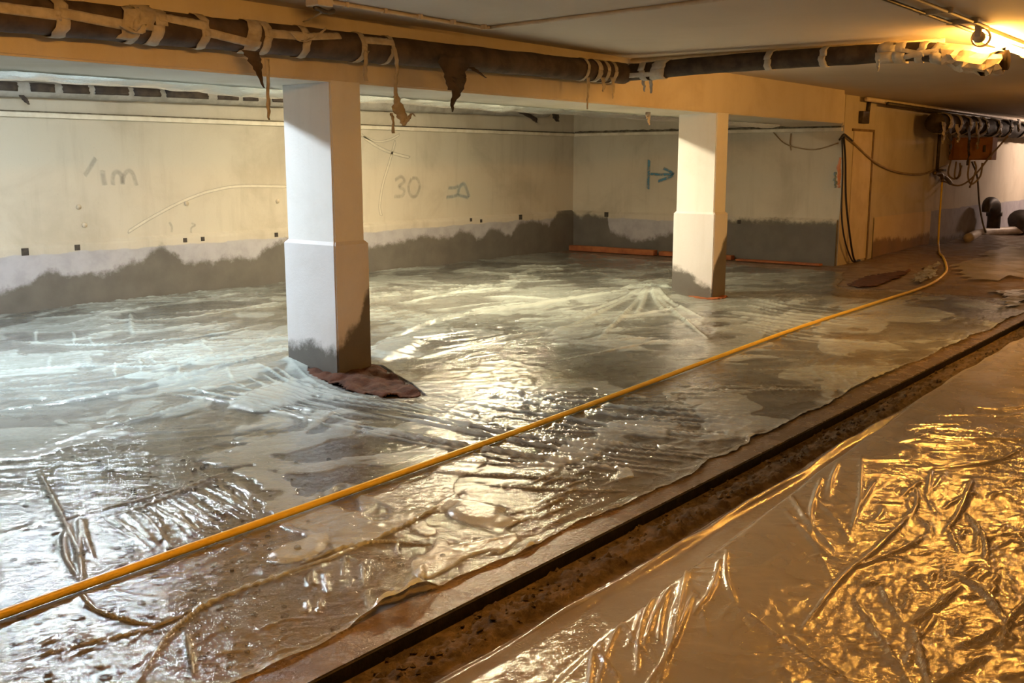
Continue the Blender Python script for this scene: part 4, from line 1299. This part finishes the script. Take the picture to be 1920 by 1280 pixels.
# small wall box with conduit
wj = empty('wall_switch_box', PY(1622, 220, 5.58)); tag(wj, 'small dark switch box with conduit high on the side wall', 'switch box')
p = PY(1621, 220, 5.56); box('switch_body', (p[0] - 0.14, 5.53, p[2] - 0.09), (p[0] + 0.14, YR - 0.0005, p[2] + 0.09), M['metal_dark'], wj, 0.01)
tube('switch_conduit', [PY(1627, 212, 5.57), PY(1631, 186, 5.57)], 0.03, M['metal_dark'], wj, 8, 0)
# conduit run along the wall top
tr = empty('conduit', (18.0, 5.5, 2.42)); tag(tr, 'pale conduits running along the top of the side wall', 'conduit')
tube('conduit_tube', [(15.3, 5.5, 2.44), (20.0, 5.5, 2.44), (32.5, 5.5, 2.44)], 0.035, M['pvc'], tr, 8, 0)
tube('conduit_tube', [(16.0, 5.42, 2.40), (20.0, 5.42, 2.38), (32.5, 5.42, 2.36)], 0.03, M['metal_dark'], tr, 8, 0)
# riser pipe and tap
tp = empty('tap_pipe', (19.15, 5.52, 1.2)); tag(tp, 'dark riser pipe with a brass tap feeding the yellow hose', 'tap')
tube('riser', [(19.0, 5.495, 2.33), (19.0, 5.495, 1.33)], 0.03, M['metal_dark'], tp, 10, 0)
tapb = tube('tap_body', [(18.85, 5.495, 1.33), (19.05, 5.49, 1.33), (19.15, 5.465, 1.31), (19.2, 5.45, 1.24)], 0.035, M['brass'], tp, 10, 4)
tube('tap_spout', [(19.05, 5.5, 1.33), (19.35, 5.44, 1.25), (19.6, 5.42, 1.15)], 0.04, M['brass'], tp, 10, 4)
tube('tap_handle', [(18.9, 5.42, 1.38), (19.25, 5.42, 1.38)], 0.02, M['metal_dark'], tapb, 8, 0)
# thick torn pipe bundle
fb = empty('insulated_pipe', (24, 5.2, 2.0)); tag(fb, 'thick dark insulated pipe with torn wrapping high on the far wall', 'pipe')


def cx_far(s):
    return np.array([s, 5.22, 2.165 + 0.004 * (s - 19)]), np.array([0, -1.0, 0]), np.array([0, 0, 1.0])


rough_pipe('pipe_wrap', [tuple(cx_far(s)[0]) for s in (17.7, 18.9, 20, 22, 26, 32.8)], 0.155, M['wrap_dark'], fb, 360, jit=0.15, step=0.1)
for i, s_ in enumerate((18.1, 18.7, 19.3, 19.9, 20.4, 21.3, 22.2, 23.4, 24.6)):
    V, Fc = band_on_pipe(cx_far, 0.162, s_, 0.2, 0.06, 0.02, seed=240 + i); solid(mesh_obj('tape_band', V, Fc, M['tape'], fb, True))
for i, (u, v, l) in enumerate([(1768, 240, 30), (1780, 245, 45), (1795, 245, 22), (1815, 240, 70), (1832, 240, 40), (1850, 240, 12), (1875, 238, 20), (1895, 236, 14), (1910, 235, 12)]):
    shred('torn_strip', [PY(u, v - 12, 5.07), PY(u + 2, v + l * 0.5, 5.05), PY(u - 1 + i % 3, v + l, 5.055)], [0.22, 0.12, 0.04], M['wrap_dark'] if i % 2 else M['tape'], fb, 250 + i, 0.04)
# brown cabinet hung below it
cbx = empty('cabinet', (20.2, 5.2, 1.55)); tag(cbx, 'brown box cabinet mounted below the torn pipe on the far wall', 'cabinet')
ca = PX(1782, 300, 20.0); cb2 = PX(1862, 257, 20.0)
box('cabinet_body', (20.0, cb2[1], ca[2]), (20.35, YR - 0.005, cb2[2]), M['board_box'], cbx, 0.01)
cdoor = box('cabinet_door', (19.97, cb2[1] + 0.03, ca[2] + 0.02), (19.999, ca[1] - 0.05, cb2[2] - 0.02), M['board_box'], cbx, 0.006)
box('handle', (19.94, cb2[1] + 0.10, (ca[2] + cb2[2]) / 2 - 0.06), (19.97, cb2[1] + 0.14, (ca[2] + cb2[2]) / 2 + 0.06), M['metal_dark'], cdoor, 0.004)
# loops of cable below the cabinet
lp = empty('cable_bundle', PX(1820, 310, 19.9)); tag(lp, 'tangle of beige cables drooping below the brown cabinet', 'cable')
for pts in ([(1783, 300), (1778, 325), (1788, 335), (1800, 328), (1800, 305)], [(1793, 303), (1790, 330), (1796, 333), (1803, 310)], [(1818, 300), (1815, 330), (1822, 345), (1838, 330), (1842, 305)], [(1770, 340), (1795, 348), (1815, 340), (1835, 320), (1855, 295), (1890, 255)], [(1827, 302), (1830, 318), (1818, 352)]):
    tube('cable_strand', [PX(u, v, 19.85) for u, v in pts], 0.017, M['cable'], lp, 6, 6)
ln = empty('cable', PY(1842, 400, 5.5)); tag(ln, 'single dark cable dropping from the cabinet to the pale pipe on the floor', 'cable')
tube('cable_run', [PX(u, v, 20.2) for u, v in [(1822, 303), (1832, 330), (1836, 380), (1842, 415), (1848, 436)]], 0.016, M['metal_dark'], ln, 6, 6)
# bent dark drain fitting against the wall
dz = [PY(u, v, 5.3) for u, v in [(1862, 428), (1864, 405), (1862, 386), (1856, 381), (1850, 386), (1848, 397)]]
db = empty('drain_bend', PY(1862, 430, 5.3)); tag(db, 'dark bent drain pipe standing against the grey dado', 'drain pipe')
tube('bend', dz, [0.13, 0.13, 0.15, 0.13, 0.09, 0.07], M['bag'], db, 14, 5)
tube('collar', [dz[1], tuple(np.array(dz[1]) + np.array([0, 0, 0.1]))], 0.155, M['bag'], db, 14, 0)
dz2 = [PY(u, v, 5.08) for u, v in [(1915, 428), (1914, 418), (1912, 410)]]
db2 = empty('drain_stub', PY(1914, 428, 5.08)); tag(db2, 'short dark drain stub beside the bent drain pipe', 'drain pipe')
tube('stub', dz2, [0.22, 0.22, 0.20], M['bag'], db2, 14, 2); tube('collar', [dz2[1], dz2[2]], 0.24, M['bag'], db2, 14, 0)
# pale pipe lying along the wall foot
pp = tube('floor_pipe', [F(1815, 446, 0.1) + (0.1,), F(1840, 436, 0.1) + (0.1,), F(1880, 433, 0.1) + (0.1,), F(1940, 430, 0.1) + (0.1,)], 0.085, M['pvc'], None, 12, 5)
tag(pp, 'pale plastic pipe lying along the foot of the far wall', 'pipe')


# small scraps of film on the bare floor
def scrap(poly, label, seed, amp=0.05, mat='film_small'):
    P_ = np.array(poly); lo = P_.min(0); hi = P_.max(0); st = max((hi - lo)) / 46
    xs = np.arange(lo[0], hi[0] + st, st); ys = np.arange(lo[1], hi[1] + st, st)
    gx, gy = np.meshgrid(xs, ys, indexing='ij')
    ins = in_poly(gx + 0.08 * pn(gx * 3, gy * 3, seed), gy + 0.08 * pn(gx * 3, gy * 3, seed + 3), [tuple(p) for p in poly])
    gz = 0.014 + amp * np.exp(-np.abs(pn(gx * 3.5, gy * 3.5, seed + 5)) * 5) + amp * 0.5 * np.exp(-np.abs(pn(gx * 8, gy * 8, seed + 6)) * 5)
    k = ins[:-1, :-1] & ins[1:, 1:] & ins[1:, :-1] & ins[:-1, 1:]
    o = fast_grid('plastic_scrap', gx, gy, gz, M[mat], None, {'lift': 0.2 + gz * 6}, k)
    return tag(o, label, 'plastic scrap')


scrap([F(1703, 535), F(1715, 515), F(1745, 498), F(1766, 500), F(1758, 520), F(1735, 535)], 'small crumpled scrap of clear plastic beside the bend of the yellow hose', 501)
scrap([F(1870, 585), F(1880, 556), F(1850, 548), F(1900, 543), F(1960, 548), F(1960, 560), F(1915, 572)], 'pale scrap of plastic on the brown floor at the slab edge', 505, 0.02)
scrap([F(1780, 500), F(1830, 480), F(1880, 465), F(1960, 455), F(1960, 520), F(1880, 530), F(1800, 530)], 'dusty plastic sheet on the aisle floor beyond the yellow hose', 509, 0.03, 'film_aisle')

# ================================================================= WATER DROPS ON THE SHEET
rn = np.random.RandomState(5)
dpx = []
while len(dpx) < 700:
    u = rn.uniform(-20, 1150); v = rn.uniform(860, 1290)
    wgt = math.exp(-((u - 230) / 330) ** 2) if u < 620 else 0.16
    if rn.rand() < wgt: dpx.append(F(u, v))
dpx = np.array([p for p in dpx if p[1] > 2.36]); dpx = dpx[hose_damp(dpx[:, 0], dpx[:, 1]) > 0.5]
hz_, _m = bay_height(dpx[:, 0], dpx[:, 1])
V = []; Fc = []
for (x, y), z in zip(dpx, hz_):
    r = 0.0028 + 0.0125 * rn.rand() ** 3.5; el = 1 + rn.rand() * 0.8; an = rn.rand() * math.pi; o0 = len(V); n = 10
    for zz_, kk in ((0, 1.0), (0.28, 0.9), (0.46, 0.6)):
        for j in range(n):
            a = 2 * math.pi * j / n; px_ = r * kk * el * math.cos(a); py_ = r * kk * math.sin(a)
            V.append((x + px_ * math.cos(an) - py_ * math.sin(an), y + px_ * math.sin(an) + py_ * math.cos(an), z + r * zz_ + 0.0008))
    V.append((x, y, z + r * 0.55 + 0.0008))
    for l in range(2):
        for j in range(n): Fc.append((o0 + l * n + j, o0 + l * n + (j + 1) % n, o0 + (l + 1) * n + (j + 1) % n, o0 + (l + 1) * n + j))
    for j in range(n): Fc.append((o0 + 2 * n + j, o0 + 2 * n + (j + 1) % n, o0 + 3 * n))
wd_ = mesh_obj('water_drops', V, Fc, M['drop'], None, True)
tag(wd_, 'beads of water scattered over the clear plastic sheet', 'water drops', kind='stuff')
